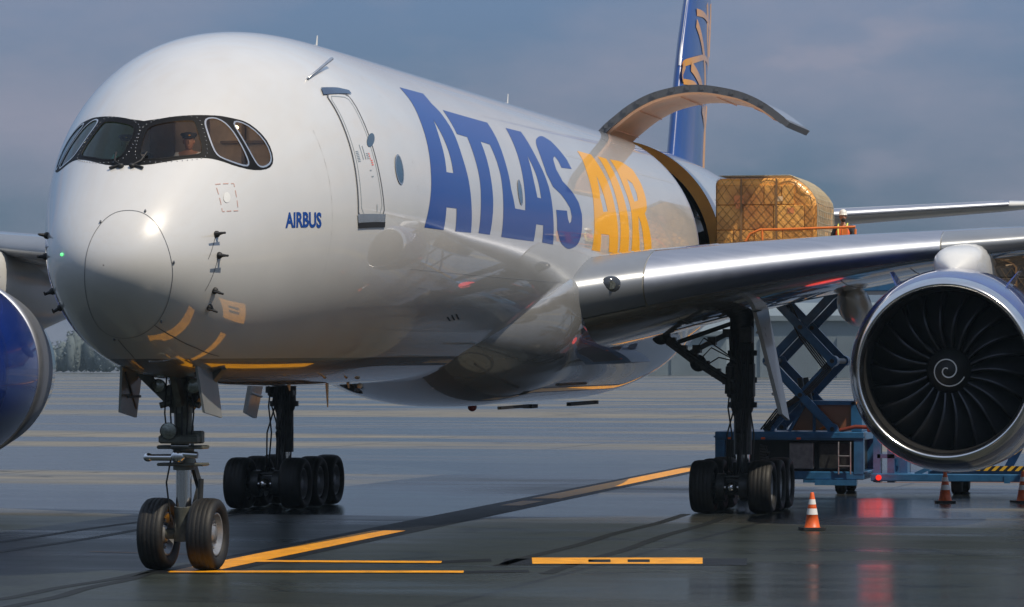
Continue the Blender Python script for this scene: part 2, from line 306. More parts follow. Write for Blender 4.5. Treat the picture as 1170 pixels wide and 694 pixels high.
# ------------------------------------------------------------------ aircraft frame
AC = empty('cargo_jet', (0, 0, 5.854), (0, -.003519, 0))
tag(AC, 'large white twin engined freighter aircraft with blue and gold lettering and open cargo door', 'aircraft')
GZ = lambda x: -(5.854+x*.003519)          # ground height in the aircraft frame

def skin(g, ph, off=0.):
    p = np.array(surf(g, ph))
    return p+surf_n(g, ph)*off if off else p

def skin_obj(name, gp, faces, mats, off=0., parent=AC, smooth=True, mi=None):
    me = bpy.data.meshes.new(name); vs = []; ns = []
    for g, ph in gp:
        n = surf_n(g, ph); vs.append(np.array(surf(g, ph))+n*off); ns.append(n)
    fs = []
    for f in faces:
        a, b, c = vs[f[0]], vs[f[1]], vs[f[2]]; nn = np.cross(b-a, c-a)
        if np.linalg.norm(nn) < 1e-12 and len(f) > 3: nn = np.cross(c-a, vs[f[3]]-a)
        fs.append(list(f) if np.dot(nn, ns[f[0]]+ns[f[2]]) >= 0 else list(f)[::-1])
    me.from_pydata([tuple(map(float, v)) for v in vs], [], fs)
    for m in (mats if isinstance(mats, (list, tuple)) else [mats]): me.materials.append(m)
    me.polygons.foreach_set('use_smooth', [smooth]*len(fs))
    if mi: me.polygons.foreach_set('material_index', mi)
    me.update()
    me.normals_split_custom_set_from_vertices([tuple(map(float, n)) for n in ns])
    o = bpy.data.objects.new(name, me); COL.objects.link(o); o.parent = parent
    return o

def inside(p, loops):
    c = False
    for L in loops:
        n = len(L); j = n-1
        for i in range(n):
            if (L[i][1] > p[1]) != (L[j][1] > p[1]) and p[0] < (L[j][0]-L[i][0])*(p[1]-L[i][1])/(L[j][1]-L[i][1])+L[i][0]: c = not c
            j = i
    return c

def smooth_loop(L, k=2):
    for _ in range(k):
        n = len(L); o = []
        for i in range(n):
            a, b = L[i], L[(i+1) % n]; o += [(a[0]*.75+b[0]*.25, a[1]*.75+b[1]*.25), (a[0]*.25+b[0]*.75, a[1]*.25+b[1]*.75)]
        L = o
    return L

def tri_region(loops, sg, sp, step, bounds=None, drop=None):
    """triangulate a region of the (g, ph) plane; loops are even-odd, drop are holes"""
    S = [[(g*sg, p*sp) for g, p in L] for L in loops]; D = [[(g*sg, p*sp) for g, p in L] for L in (drop or [])]
    pts = []; edges = []
    for L in S+D:
        # subdivide long edges
        Q = []
        for i in range(len(L)):
            a, b = L[i], L[(i+1) % len(L)]; d = math.hypot(b[0]-a[0], b[1]-a[1]); k = max(1, int(d/step))
            Q += [(a[0]+(b[0]-a[0])*t/k, a[1]+(b[1]-a[1])*t/k) for t in range(k)]
        k0 = len(pts); pts += Q; edges += [(k0+i, k0+(i+1) % len(Q)) for i in range(len(Q))]
    xs = [p[0] for L in S for p in L]; ys = [p[1] for L in S for p in L]
    x = min(xs)+step*.37
    row = 0
    while x < max(xs):
        y = min(ys)+step*(.37+.5*(row % 2))
        while y < max(ys):
            if inside((x, y), S): pts.append((x, y))
            y += step
        x += step*.87; row += 1
    r = delaunay_2d_cdt([Vector(p) for p in pts], edges, [], 0, 1e-5)
    V = [(v.x, v.y) for v in r[0]]; F = []
    for f in r[2]:
        c = (sum(V[i][0] for i in f)/len(f), sum(V[i][1] for i in f)/len(f))
        if inside(c, S) and not any(inside(c, [d]) for d in D): F.append(list(f))
    used = sorted({i for f in F for i in f}); ix = {v: k for k, v in enumerate(used)}
    return [(V[i][0]/sg, V[i][1]/sp) for i in used], [[ix[i] for i in f] for f in F]

def decal(name, loops, m, off=.004, step=.07, drop=None, parent=AC, k=0, nose=False):
    if k: loops = [smooth_loop(L, k) for L in loops]
    sg, sp = (1.0, 2.2) if nose else (1/GK, 3.0)
    gp, F = tri_region(loops, sg, sp, step, drop=drop)
    return skin_obj(name, gp, F, m, off, parent)

def skin_line(name, pts, w, m, closed=False, off=.004, parent=AC, seg=.08, dash=None):
    """thin painted or sealed line following the skin"""
    P = list(pts)+([pts[0]] if closed else []); Q = []
    for a, b in zip(P[:-1], P[1:]):
        d = np.linalg.norm(np.array(surf(*a))-np.array(surf(*b))); k = max(1, int(d/seg))
        Q += [(a[0]+(b[0]-a[0])*t/k, a[1]+(b[1]-a[1])*t/k) for t in range(k)]
    Q.append(P[-1]); mb = MB(); pos = [skin(*q, off) for q in Q]; nor = [surf_n(*q) for q in Q]
    L = []; Rr = []
    for i in range(len(Q)):
        t = pos[min(i+1, len(Q)-1)]-pos[max(i-1, 0)]; t /= max(np.linalg.norm(t), 1e-9); s = np.cross(t, nor[i])*w/2
        L.append(pos[i]-s); Rr.append(pos[i]+s)
    for i in range(len(Q)-1):
        if dash and i % dash[0] >= dash[1]: continue
        mb.add([L[i], Rr[i], Rr[i+1], L[i+1]], [[0, 1, 2, 3]], 0, True)
    return mb.build(name, m, parent)

# ---- fuselage skin
mir = lambda L: [(g, PI-p) for g, p in L]
panes = {'P3': smooth_loop(OUT['P3'][0], 1), 'P4': smooth_loop(OUT['P4'][0], 1), 'P5': smooth_loop(OUT['P5'][0], 1)}
allp = [panes['P3'], mir(panes['P3']), panes['P4'], mir(panes['P4']), panes['P5'], mir(panes['P5'])]
GN0, GN1 = .16, 8.0
nph = 144
phs = [-PI/2+2*PI*i/nph for i in range(nph+1)]
# nose: triangulated around the six panes
rect = [(GN0, -PI/2), (GN1, -PI/2), (GN1, 3*PI/2), (GN0, 3*PI/2)]
def nose_mesh():
    sg, sp = 1.0, 1.0; pts = []; edges = []
    gs = list(np.linspace(GN0, GN1, 70))
    hole = [[(g, p) for g, p in L] for L in allp]
    for L in hole:
        k0 = len(pts); Q = []
        for i in range(len(L)):
            a, b = L[i], L[(i+1) % len(L)]; d = math.hypot(b[0]-a[0], b[1]-a[1]); k = max(1, int(d/.06))
            Q += [(a[0]+(b[0]-a[0])*t/k, a[1]+(b[1]-a[1])*t/k) for t in range(k)]
        pts += Q; edges += [(k0+i, k0+(i+1) % len(Q)) for i in range(len(Q))]
    hp = list(pts)
    for i, g in enumerate(gs):
        for p in phs:
            if any(abs(g-h[0]) < .035 and abs(p-h[1]) < .02 for h in hp): continue
            pts.append((g, p))
    r = delaunay_2d_cdt([Vector(p) for p in pts], edges, [], 0, 1e-6)
    V = [(v.x, v.y) for v in r[0]]; F = []
    for f in r[2]:
        c = (sum(V[i][0] for i in f)/len(f), sum(V[i][1] for i in f)/len(f))
        if not any(inside(c, [d]) for d in hole): F.append(list(f))
    k = len(V)
    tip = [(0.03, p) for p in phs]; V += tip; ring = {}
    for i, (g, p) in enumerate(V[:k]):
        if abs(g-GN0) < 1e-4: ring[round(p, 4)] = i
    for i in range(nph): F.append([ring[round(phs[i], 4)], ring[round(phs[i+1], 4)], k+i+1, k+i])
    return V, F
V, F = nose_mesh()
GD0, GD1 = g_of(35.7), g_of(39.4)
PD0, PD1 = R(100), R(194)
gs = [GN1]
for target, n in ((g_of(16), 26), (GD0, 34), (GD1, 14), (g_of(46), 18), (g_of(64), 40)):
    a = gs[-1]; gs += [a+(target-a)*(i+1)/n for i in range(n)]
k = len(V); V = V+[(g, p) for g in gs for p in phs]
for i in range(len(gs)-1):
    for j in range(nph):
        gm = (gs[i]+gs[i+1])/2; pm = (phs[j]+phs[j+1])/2
        if GD0 < gm < GD1 and PD0 < pm < PD1: continue
        a = k+i*(nph+1)+j; F.append([a, a+1, a+nph+2, a+nph+1])
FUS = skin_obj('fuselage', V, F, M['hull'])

# cargo doorway: jambs, sill, dark hold behind
PDa = min((p for p in phs if p > PD0-.03), key=lambda p: abs(p-PD0)); PDb = min(phs, key=lambda p: abs(p-PD1))
def jamb(x, inner_x, name, m, depth=.42):
    mb = MB(); n = 40; rings = []
    for i in range(n+1):
        p = PDa+(PDb-PDa)*i/n; o = skin(g_of(x), p, -.004); q = skin(g_of(x), p, -depth); q2 = q.copy(); q2[0] = inner_x; q3 = skin(g_of(inner_x), p, -.01)
        rings.append([o, q, q2, q3])
    return mb.loft(rings, 0, True, False).build(name, m, AC)
jamb(39.4, 39.75, 'cargo_doorway_aft_frame', M['frame_amber'], .30)
jamb(35.7, 35.35, 'cargo_doorway_forward_frame', M['lift_dark'], .25)
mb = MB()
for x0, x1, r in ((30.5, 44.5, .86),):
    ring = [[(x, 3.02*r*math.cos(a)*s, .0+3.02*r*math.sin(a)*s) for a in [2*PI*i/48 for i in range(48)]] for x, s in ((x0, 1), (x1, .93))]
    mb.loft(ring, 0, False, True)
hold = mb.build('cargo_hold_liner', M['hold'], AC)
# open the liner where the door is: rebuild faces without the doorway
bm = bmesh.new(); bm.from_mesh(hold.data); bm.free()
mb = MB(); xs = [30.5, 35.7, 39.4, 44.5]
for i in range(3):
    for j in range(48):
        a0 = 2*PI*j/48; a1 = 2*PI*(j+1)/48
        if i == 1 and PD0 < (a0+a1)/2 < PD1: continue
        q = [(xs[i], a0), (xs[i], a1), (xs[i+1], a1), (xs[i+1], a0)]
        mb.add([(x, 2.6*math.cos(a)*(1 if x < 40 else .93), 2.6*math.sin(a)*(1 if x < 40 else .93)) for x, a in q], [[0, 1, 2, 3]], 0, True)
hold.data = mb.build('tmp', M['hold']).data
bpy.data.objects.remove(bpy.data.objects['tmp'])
MB().box((30.6, -2.4, -.78), (44.4, 2.4, -.7)).build('cargo_hold_floor', M['rim'], AC)
mb = MB()
for x in (37.2, 38.6): mb.tube([(x, 2.45*math.cos(a)+0, 2.45*math.sin(a)) for a in [R(-10+10*i) for i in range(20)]], .035, 0, 6)
mb.build('hold_frame_rib', M['gear'], AC)

# open cargo door: curved panel swung up about its crown hinge
arc = [(-.50, 2.98), (-.62, 3.12), (-.83, 3.30), (-1.27, 3.63), (-1.81, 3.90), (-2.47, 4.06), (-3.01, 4.09), (-3.55, 4.02), (-4.10, 3.88), (-4.63, 3.62), (-5.12, 3.25)]
def resample(p, n):
    P = [Vector(q) for q in p]; out = []
    for i in range(n+1):
        t = i/n*(len(P)-1); k = min(int(t), len(P)-2); u = t-k
        p0, p1, p2, p3 = P[max(k-1, 0)], P[k], P[k+1], P[min(k+2, len(P)-1)]
        out.append(.5*((2*p1)+(-p0+p2)*u+(2*p0-5*p1+4*p2-p3)*u*u+(-p0+3*p1-3*p2+p3)*u**3))
    return out
A = resample([Vector(p).to_3d() for p in arc], 44)
def door_ring(d):
    out = []
    for i, p in enumerate(A):
        t = (A[min(i+1, len(A)-1)]-A[max(i-1, 0)]).normalized(); out.append(Vector((p.x+t.y*d*(-1 if True else 1)*-1*-1, p.y-t.x*d*-1, 0)))
    return out
def off_arc(d):
    out = []
    for i, p in enumerate(A):
        t = (A[min(i+1, len(A)-1)]-A[max(i-1, 0)]).normalized(); n = Vector((-t.y, t.x, 0))
        if n.y > 0: n = -n            # towards the inside of the curve (down)
        out.append(p+n*d)
    return out
O, I, I2 = off_arc(0), off_arc(.15), off_arc(.20)
X0, X1 = 35.75, 39.35
mb = MB()
for q in ((O, M['white']),):
    pass
rings = [[(X0, o.x, o.y), (X1, o.x, o.y), (X1, i.x, i.y), (X0, i.x, i.y)] for o, i in zip(O, I)]
DOOR = MB().loft(rings, 0, True, True).build('cargo_door', M['white'], AC); DOOR['label'] = 'open main deck cargo door curving up above the fuselage'
for p in DOOR.data.polygons: p.use_smooth = False
mb = MB(); mb.loft([[(X0-.012, o.x, o.y), (X0+.10, o.x, o.y-.001), (X0+.10, i.x, i.y), (X0-.012, i.x, i.y)] for o, i in zip(off_arc(-.012), off_arc(.165))], 0, True, False)
for k in range(3, 42):
    o, i = off_arc(.02)[k], off_arc(.13)[k]
    if k % 3 == 0: mb.box((X0-.05, o.x-.05, o.y-.09), (X0-.012, o.x+.05, o.y))
mb.build('door_edge_seal', M['edge_grey'], DOOR)
mb = MB(); rings = [[(X0+.16, a.x, a.y), (X1-.10, a.x, a.y), (X1-.16, b.x, b.y), (X0+.22, b.x, b.y)] for a, b in list(zip(off_arc(.151), off_arc(.21)))[2:-2]]
mb.loft(rings, 0, True, False).build('door_liner', M['liner'], DOOR)
mb = MB()
for k in (7, 14, 22, 30, 38):
    a = off_arc(.205)[k]; b = off_arc(.235)[k]; mb.tube([(X0+.24, b.x, b.y), (X1-.2, b.x, b.y)], .012, 0, 6)
mb.build('liner_rib', M['liner'], DOOR)
mb = MB(); e0, e1 = O[-1], I[-1]; d = (A[-1]-A[-2]).normalized()
mb.loft([[(x, e0.x, e0.y), (x, e1.x, e1.y), (x, e1.x+d.x*.16, e1.y+d.y*.16), (x, e0.x+d.x*.16, e0.y+d.y*.16)] for x in (X0, X1)], 0, True, False)
mb.build('door_latch_edge', M['edge_grey'], DOOR)

for x in (36.1, 36.9, 37.7, 38.5, 39.1):
    MB().beam((x, -.42, 2.97), (x, -.70, 3.10), .10, .07, (1, 0, 0)).tube([(x-.09, -.52, 3.03), (x+.09, -.52, 3.03)], .05, 0, 10).build('door_hinge', M['gear'], DOOR)
# ---- markings on the skin
def airtxt(nm, key, m):
    o = decal(nm, [smooth_loop(L, 0) for L in OUT[key]], m, .004, .10, k=0); return o
def curve_loop(L):  # subtle rounding of traced outlines, corners kept
    n = len(L); o = []
    for i in range(n):
        a, b, c, d = [np.array(L[j % n]) for j in (i-1, i, i+1, i+2)]
        def cosang(u, v):
            u = u*np.array([1.6, 3]); v = v*np.array([1.6, 3]); return np.dot(u, v)/(np.linalg.norm(u)*np.linalg.norm(v)+1e-9)
        o.append(tuple(b))
        sb = cosang(b-a, c-b) > .85; scn = cosang(c-b, d-c) > .85
        mb_ = (c-a)/2 if sb else (c-b); mc_ = (d-b)/2 if scn else (c-b)
        if np.linalg.norm((c-b)*np.array([1.6, 3])) > .25:
            l = np.linalg.norm(c-b); mb_ = mb_/np.linalg.norm(mb_)*l; mc_ = mc_/np.linalg.norm(mc_)*l
            for t in (.25, .5, .75):
                h = (2*t**3-3*t**2+1)*b+(t**3-2*t**2+t)*mb_+(-2*t**3+3*t**2)*c+(t**3-t**2)*mc_
                o.append(tuple(h))
    return o
for key, m in (('A1', 'letter_blue'), ('TLA', 'letter_blue'), ('S', 'letter_blue'), ('A2', 'letter_gold'), ('I', 'letter_gold'), ('R', 'letter_gold')):
    decal('livery_lettering', [curve_loop(L) for L in OUT[key]], M[m], .004, .12)

def text_mesh(s, bold=.0):
    cu = bpy.data.curves.new('t', 'FONT'); cu.body = s; cu.size = 1; cu.offset = bold; cu.resolution_u = 3
    o = bpy.data.objects.new('t', cu); COL.objects.link(o)
    bpy.context.view_layer.update(); dg = bpy.context.evaluated_depsgraph_get(); me = bpy.data.meshes.new_from_object(o.evaluated_get(dg))
    v = [tuple(q.co) for q in me.vertices]; f = [list(p.vertices) for p in me.polygons]
    bpy.data.objects.remove(o); bpy.data.curves.remove(cu); bpy.data.meshes.remove(me); return v, f
v, f = text_mesh('AIRBUS', .034)
xs = [p[0] for p in v]; ys = [p[1] for p in v]; x0, x1, y0, y1 = min(xs), max(xs), min(ys), max(ys)
q = OUT['airbus'][0]
gp = []
for p in v:
    a = (p[0]-x0)/(x1-x0); b = (p[1]-y0)/(y1-y0)
    lo = np.array(q[0])*(1-a)+np.array(q[1])*a; hi = np.array(q[3])*(1-a)+np.array(q[2])*a
    gp.append(tuple(lo*(1-b)+hi*b))
skin_obj('maker_lettering', gp, f, M['letter_blue'], .006)

# ---- cockpit glazing
mk = [p for p in OUT['mask'][0] if p[1] > PI/2-.01]; mk[0] = (mk[0][0], PI/2)
# order: crown centre top .. port side .. lower centre
mk = [p for p in OUT['mask'][0]]
top = [p for p in mk[9:28]]; low = mk[28:31]
half = [(g, p) for g, p in mk[9:31] if p >= PI/2-.002]
maskloop = smooth_loop(half+[(g, PI-p) for g, p in half[::-1]], 1)
decal('windshield_mask', [maskloop], M['black'], .005, .06, drop=allp, nose=True)
for i, (L, m) in enumerate(((panes['P3'], 'glass'), (mir(panes['P3']), 'glass_g'), (panes['P4'], 'glass'), (mir(panes['P4']), 'glass_g'), (panes['P5'], 'glass'), (mir(panes['P5']), 'glass_g'))):
    w = decal('cockpit_window', [L], M[m], -.004, .08, nose=True)
    fr = skin_line('window_frame', L, .025 if i < 2 else .028, M['black'] if i < 2 else M['silver'], True, .010, w)
# fastener dots around the windshield
mb = MB()
for L in (panes['P3'], mir(panes['P3'])):
    c = np.mean(np.array(L), 0); ring = []
    for p in L:
        v_ = np.array(p)-c; ring.append(c+v_*(1+.065/np.linalg.norm(v_*np.array([.55, 1.2]))))
    ring.append(ring[0]); acc = .0
    for p, q in zip(ring[:-1], ring[1:]):
        d = np.linalg.norm(skin(*p)-skin(*q))
        while acc < d:
            w_ = p+(q-p)*acc/d; mb.ell(skin(w_[0], w_[1], .008), (.009, .009, .009), 0, 6, 4); acc += .085
        acc -= d
mb.build('windshield_fasteners', M['silver'], AC)
# wipers
for s in (1, -1):
    mb = MB(); a = R(90)+s*R(8)
    mb.tube([skin(4.15, R(90)+s*R(4), .03), skin(4.3, R(90)+s*R(9), .05), skin(4.6, R(90)+s*R(10), .04)], .018, 0, 6)
    mb.tube([skin(4.2, R(90)+s*R(3), .02), skin(4.12, R(90)+s*R(12), .03)], .022, 0, 6); mb.ell(skin(4.15, R(90)+s*R(4), .02), (.05, .05, .04))
    mb.build('wiper', M['blackm'], AC)

# cockpit interior
mb = MB(); mb.loft([[tuple(np.array(surf(g_of(x_), R(a)))*np.array([1, .93, .93])) for a in range(-30, 211, 12)] for x_ in (3.55, 3.65)], 0, True, False); mb.box((1.9, -1.1, -.55), (3.5, 1.1, -.45))
mb.build('cockpit_bulkhead', M['cockpit_l'], AC)
mb = MB(); mb.box((1.75, -.85, .20), (2.25, .85, .40), 0, .05); mb.box((2.6, -.25, -.4), (3.5, .25, .25), 0, .04); mb.box((2.9, -.45, 1.35), (3.5, .45, 1.42))
mb.box((3.45, .02, .2), (3.54, .42, 1.25)); mb.box((3.45, -1.5, .9), (3.54, -.75, .94)); mb.box((3.45, -1.15, .1), (3.54, -1.1, 1.6)); mb.box((3.45, -.55, .1), (3.54, -.5, 1.5))
mb.build('cockpit_panel', M['cockpit'], AC)
mb = MB()
for y in (.52, -.52): mb.box((3.05, y-.24, -.4), (3.2, y+.24, .75), 0, .05); mb.box((2.7, y-.24, -.4), (3.1, y+.24, -.15), 0, .04)
mb.build('pilot_seats', M['blackm'], AC)

MB().ell((3.0, -1.12, 1.12), (.07, .07, .04)).build('cockpit_dome_lamp', mat('lit_dome_lamp', (1, .8, .55), .4, emis=(1, .72, .42), es=5.), AC)
cl_ = bpy.data.lights.new('cockpit_lamp', 'POINT'); cl_.energy = 3.2; cl_.color = (1, .74, .5); cl_.shadow_soft_size = .08; co_ = bpy.data.objects.new('cockpit_lamp', cl_); COL.objects.link(co_); co_.parent = AC; co_.location = (2.55, -.75, 1.05)
# ---- doors, windows and small fittings of the port side
cd = OUT['crewdoor'][0]
dr = decal('crew_door', [smooth_loop(cd, 1)], M['white'], .006, .12)
skin_line('door_seam', smooth_loop(cd, 1), .035, M['line'], True, .010, dr)
ins_ = []; c = np.mean(np.array(cd), 0)
for p in smooth_loop(cd, 1): ins_.append(tuple(c+(np.array(p)-c)*np.array([.80, .93])))
skin_line('door_inner_seam', ins_, .018, M['mark_txt'], True, .010, dr)
decal('door_rain_gutter', [OUT['gutter'][0]], mat('dark_blue_gutter', (.01, .03, .08), .2, 0, .8), .02, .1, parent=dr)
decal('door_sill_plate', [OUT['sill'][0]], M['silver'], .014, .1, parent=dr)
sl = OUT['sill'][0]; skin_line('door_sill_dark_strip', [sl[3], sl[2]], .09, M['blackm'], False, .018, dr)  # black strip along the lower edge of the sill
dw = decal('door_window', [OUT['dwin'][0]], M['window_dark'], .012, .06, parent=dr)
# placards on the door
mb = MB(); gp = []; ff = []
def placard(g, p, w, h):
    k = len(gp); gp.extend([(g, p), (g+w, p), (g+w, p+h), (g, p+h)]); ff.append([k, k+1, k+2, k+3])
gd = g_of(5.2)
for i in range(7): placard(gd+.02, R(160.5+i*.55), .09, R(.22))
for i in range(4): placard(gd+.34, R(161.5+i*.55), .06, R(.22))
placard(gd+.20, R(158.5), .015, R(5)); placard(gd+.28, R(159), .02, R(4.5)); placard(gd+.33, R(167), .06, R(.3)); placard(gd+.35, R(169), .07, R(.3)); placard(gd+.43, R(178), .015, R(2.4))
skin_obj('door_placards', gp, ff, M['mark_txt'], .014, dr)
gp = []; ff = []
for i in range(3): placard(gd+.42, R(161.5+i*.8), .025, R(.5))
for i in range(3): placard(gd+.44, R(163.8+i*.7), .05, R(.4))
skin_obj('door_red_marks', gp, ff, mat('red_ink', (.7, .15, .12), .5), .014, dr)
for key in ('win1', 'win2'):
    w = decal('round_window', [OUT[key][0]], M['window_dark'], .008, .06); skin_line('window_rim', OUT[key][0], .03, M['silver'], True, .012, w)
skin_line('static_port_marking', OUT['dash'][0], .015, mat('red_dash_ink', (.50, .33, .30), .5), True, .006, AC, .05, (3, 2))
decal('static_port', [OUT['dashc'][0]], M['white_sat'], .008, .05, nose=True)
def nose_at(y, z):
    lo, hi = .02, 8.
    for _ in range(40):
        g = (lo+hi)/2; t, b_, zm, w = section(g); h = (t-zm) if z > zm else (zm-b_)
        if (y/max(w, 1e-6))**2+((z-zm)/max(h, 1e-6))**2 < 1: hi = g
        else: lo = g
    t, b_, zm, w = section(hi); h = (t-zm) if z > zm else (zm-b_); return (hi, math.atan2((z-zm)/h, y/w))
RAD = [tuple(surf(g, p)[1:]) for g, p in OUT['radome'][0]]
RAD = smooth_loop(RAD, 3); mb = MB(); pr = [nose_at(*q) for q in RAD]; P3_ = [skin(g, p, .005) for g, p in pr]
for i in range(len(P3_)):
    a, b_ = P3_[i], P3_[(i+1) % len(P3_)]; n_ = surf_n(*pr[i]); t_ = b_-a; sd = np.cross(t_, n_); sd = sd/max(np.linalg.norm(sd), 1e-9)*.0045; mb.add([a-sd, a+sd, b_+sd, b_-sd], [[0, 1, 2, 3]], 0, True)
mb.build('radome_seam', M['line'], AC)
for key in ('seam1', 'seam2'): skin_line('nose_panel_seam', OUT[key][0], .014, M['line'], False, .005)
mb = MB()
for i in (2, 5, 8, 11, 14): g, p = OUT['radome'][0][i]; mb.ell(skin(g*1.02, p, .004), (.03, .016, .03), 0, 8, 5)
mb.build('radome_latch', M['line'], AC)
for x in (7.75, 22.0, 33.0): skin_line('skin_panel_joint', [(g_of(x), R(a)) for a in range(60, 236, 8)], .010, mat('faint_seam', (.50, .51, .52), .5), False, .0025, AC, .3)
sj = mat('skin_joint_sealant', (.42, .43, .44), .5)
for x in (10.6, 13.4, 16.2, 18.9, 24.8, 27.6, 30.3): skin_line('skin_panel_joint', [(g_of(x), R(a)) for a in range(60, 236, 8)], .008, sj, False, .0022, AC, .4)
for a in (112, 146, 199, 222): skin_line('skin_lap_joint', [(g_of(x), R(a)) for x in np.linspace(7.75 if a != 146 else 22, 35, 40)], .008, sj, False, .0022, AC, .5)
skin_line('skin_panel_joint', [(g_of(4.2), R(a)) for a in range(150, 262, 6)], .008, sj, False, .0022, AC, .3)
for x, a, w_, h_ in ((8.6, 205, .5, 7), (11.6, 212, .7, 8), (14.6, 206, .4, 6), (5.6, 214, .6, 8), (9.6, 226, .9, 7)):
    g0, g1 = g_of(x), g_of(x+w_); skin_line('access_hatch', [(g0, R(a)), (g1, R(a)), (g1, R(a+h_)), (g0, R(a+h_))], .012, sj, True, .003, AC, .2)
skin_line('door_edge_reflection_strip', [(GD0-.03, R(a)) for a in range(100, 194, 4)], .10, mat('bluish_edge_reflection', (.38, .41, .55), .3, 0, .8), False, .004, AC, .2)  # bluish reflection on the doorway edge put into its colour
decal('skin_vents', [OUT['vents'][i] for i in range(3)], M['blackm'], .006, .05)
def probe(g, p, name='pitot_probe', L=.20):
    mb = MB(); b0 = Vector(skin(g, p)); n = Vector(surf_n(g, p)); f = Vector((-1, 0, 0)); f = (f-n*f.dot(n)).normalized()
    mb.ell(b0+n*.01, (.055, .055, .055), 0, 10, 6); mb.tube([b0, b0+n*.13], [.035, .02], 0, 8); mb.tube([b0+n*.13-f*.06, b0+n*.14+f*L], [.018, .012], 0, 8)
    return mb.build(name, M['blackm'], AC)
for g, p in OUT['probes'][0]:
    probe(g, p); probe(g, PI-p)
skin_line('probe_static_line', [(OUT['probes'][0][0][0]-.02, OUT['probes'][0][0][1]), (OUT['probes'][0][1][0]-.42, OUT['probes'][0][1][1]+.02)], .012, M['line'], False, .004)
skin_line('probe_static_line', [(OUT['probes'][0][1][0]-.03, OUT['probes'][0][1][1]+.02), (OUT['probes'][0][2][0]-.36, OUT['probes'][0][2][1]+.02)], .014, M['line'], False, .004)
def blade_ant(g, p, h, c, m='white_sat'):
    b0 = Vector(skin(g, p)); n = Vector(surf_n(g, p)); mb = MB(); f = Vector((1, 0, 0))
    rings = []
    for t in (0, 1):
        w = c*(1-.6*t); o = b0+n*(h*t-.02)+f*(.25*c*t)
        rings.append([o-f*w/2, o+Vector((0, .02, 0))*(1-t*.6), o+f*w/2, o-Vector((0, .02, 0))*(1-t*.6)])
    mb.loft(rings, 0, True, False).build('blade_antenna', M[m], AC)
for i, (g, p) in enumerate(OUT['ant'][0]): blade_ant(g, R(92), .30 if i == 0 else .34, .16)
mb = MB(); a = OUT['whip'][0]; mb.tube([skin(*a[0]), skin(a[0][0], a[0][1], .05), skin(a[1][0], a[1][1], .16)], [.02, .014, .03], 0, 6); mb.build('whip_antenna', M['silver'], AC)
mb = MB(); mb.ell(skin(2.2, R(8), .01), (.025, .025, .025), 0, 8, 6); mb.build('navigation_lamp', M['green_lens'], AC)
mb = MB()
for x, l in ((7.2, .10), (9.6, .42), (11.0, .10)): MB().tube([(x, -.8, -2.95), (x+.05, -.8, -2.95-l)], [.03, .012], 0, 6).build('drain_mast', M['beige'], AC)
MB().ell((12.2, -.7, -3.02), (.08, .05, .05)).build('belly_drain', M['beige'], AC)

# ---- belly fairing
mb = MB(); rings = []
for i in range(61):
    t = i/60; x = 13.2+t*27.8
    def ss(a, b, v): v = max(0, min(1, (v-a)/(b-a))); return v*v*(3-2*v)
    up = ss(13.2, 21.5, x)*(1-ss(31, 41, x))
    hw = 2.0+1.08*ss(14.2, 21.5, x)*(1-ss(33, 41.0, x)); zb = -2.62-.94*up; zt = -2.3+1.9*ss(16.0, 21.5, x)*(1-ss(34, 40.5, x))
    zc_ = -1.9+.7*up; zt = max(zt, zc_+.08); ring = []
    for j in range(64):
        a = 2*PI*j/64; c, s = math.cos(a), math.sin(a); e = .84
        y = hw*math.copysign(abs(c)**e, c); z = (zt-zc_)*max(s, 0)**e - (zc_-zb)*max(-s, 0)**.8 + zc_
        ring.append((x, y, z))
    rings.append(ring)
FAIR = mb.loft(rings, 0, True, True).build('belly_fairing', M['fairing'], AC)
mb = MB()
mb.box((18.6, -1.9, -3.56), (21.2, -1.82, -3.5)); mb.box((22.4, -1.7, -3.60), (23.0, -1.5, -3.52)); mb.box((25.5, -1.9, -3.6), (28.6, -1.8, -3.52))
mb.build('belly_drain_strip', M['blackm'], AC)

# ---- wings
def wing_par(y):
    t = (y-2.6)/27.4
    xle = 20.42+.7*(y-2.6)
    kink = 9.5
    c = 13.2-(y-2.6)*.60 if y < kink else 13.2-6.9*.60-(y-kink)*.315
    zl = -1.30+.19*(y-2.6)-.0026*(y-2.6)**2*2.2 if y < 11 else None
    if zl is None:
        z11 = -1.30+.19*8.4-.0026*8.4**2*2.2; zl = z11+(y-11)*.105+.0012*(y-11)**2
    return xle, c, zl
def wing_pt(y, u, side):
    """u in -1..1: lower trailing edge -> leading edge (0) -> upper trailing edge"""
    xle, c, zl = wing_par(y); s = abs(u)**1.9; tn = .0 if c == 0 else 1
    thick = .145 if y < 4 else .145-.045*min(1, (y-4)/8.)
    yt = 5*thick*(.2969*math.sqrt(s)-.126*s-.3516*s*s+.2843*s**3-.1030*s**4)
    camb = .015*math.sin(PI*s)*.4
    low = .62+.34*min(1, max(0, (9-y)/6))
    z = (yt*1.0 if side > 0 else -yt*low*1.1)+camb-s*.035
    return (xle+c*s, y, zl+c*z)
NU = 26
def wing_ring(y, off=0., ulim=1.):
    pts = []
    for k in range(-NU, NU+1):
        u = k/NU*ulim; p = wing_pt(y, u, 1 if k >= 0 else -1); pts.append(Vector(p))
    if off:
        o = []
        for i, p in enumerate(pts):
            t = (pts[min(i+1, len(pts)-1)]-pts[max(i-1, 0)]); n = Vector((-t.z, 0, t.x)).normalized(); o.append(p+n*off)
        pts = o
    return pts
def sgn(pts, s): return [Vector((p.x, p.y*s, p.z)) for p in pts]
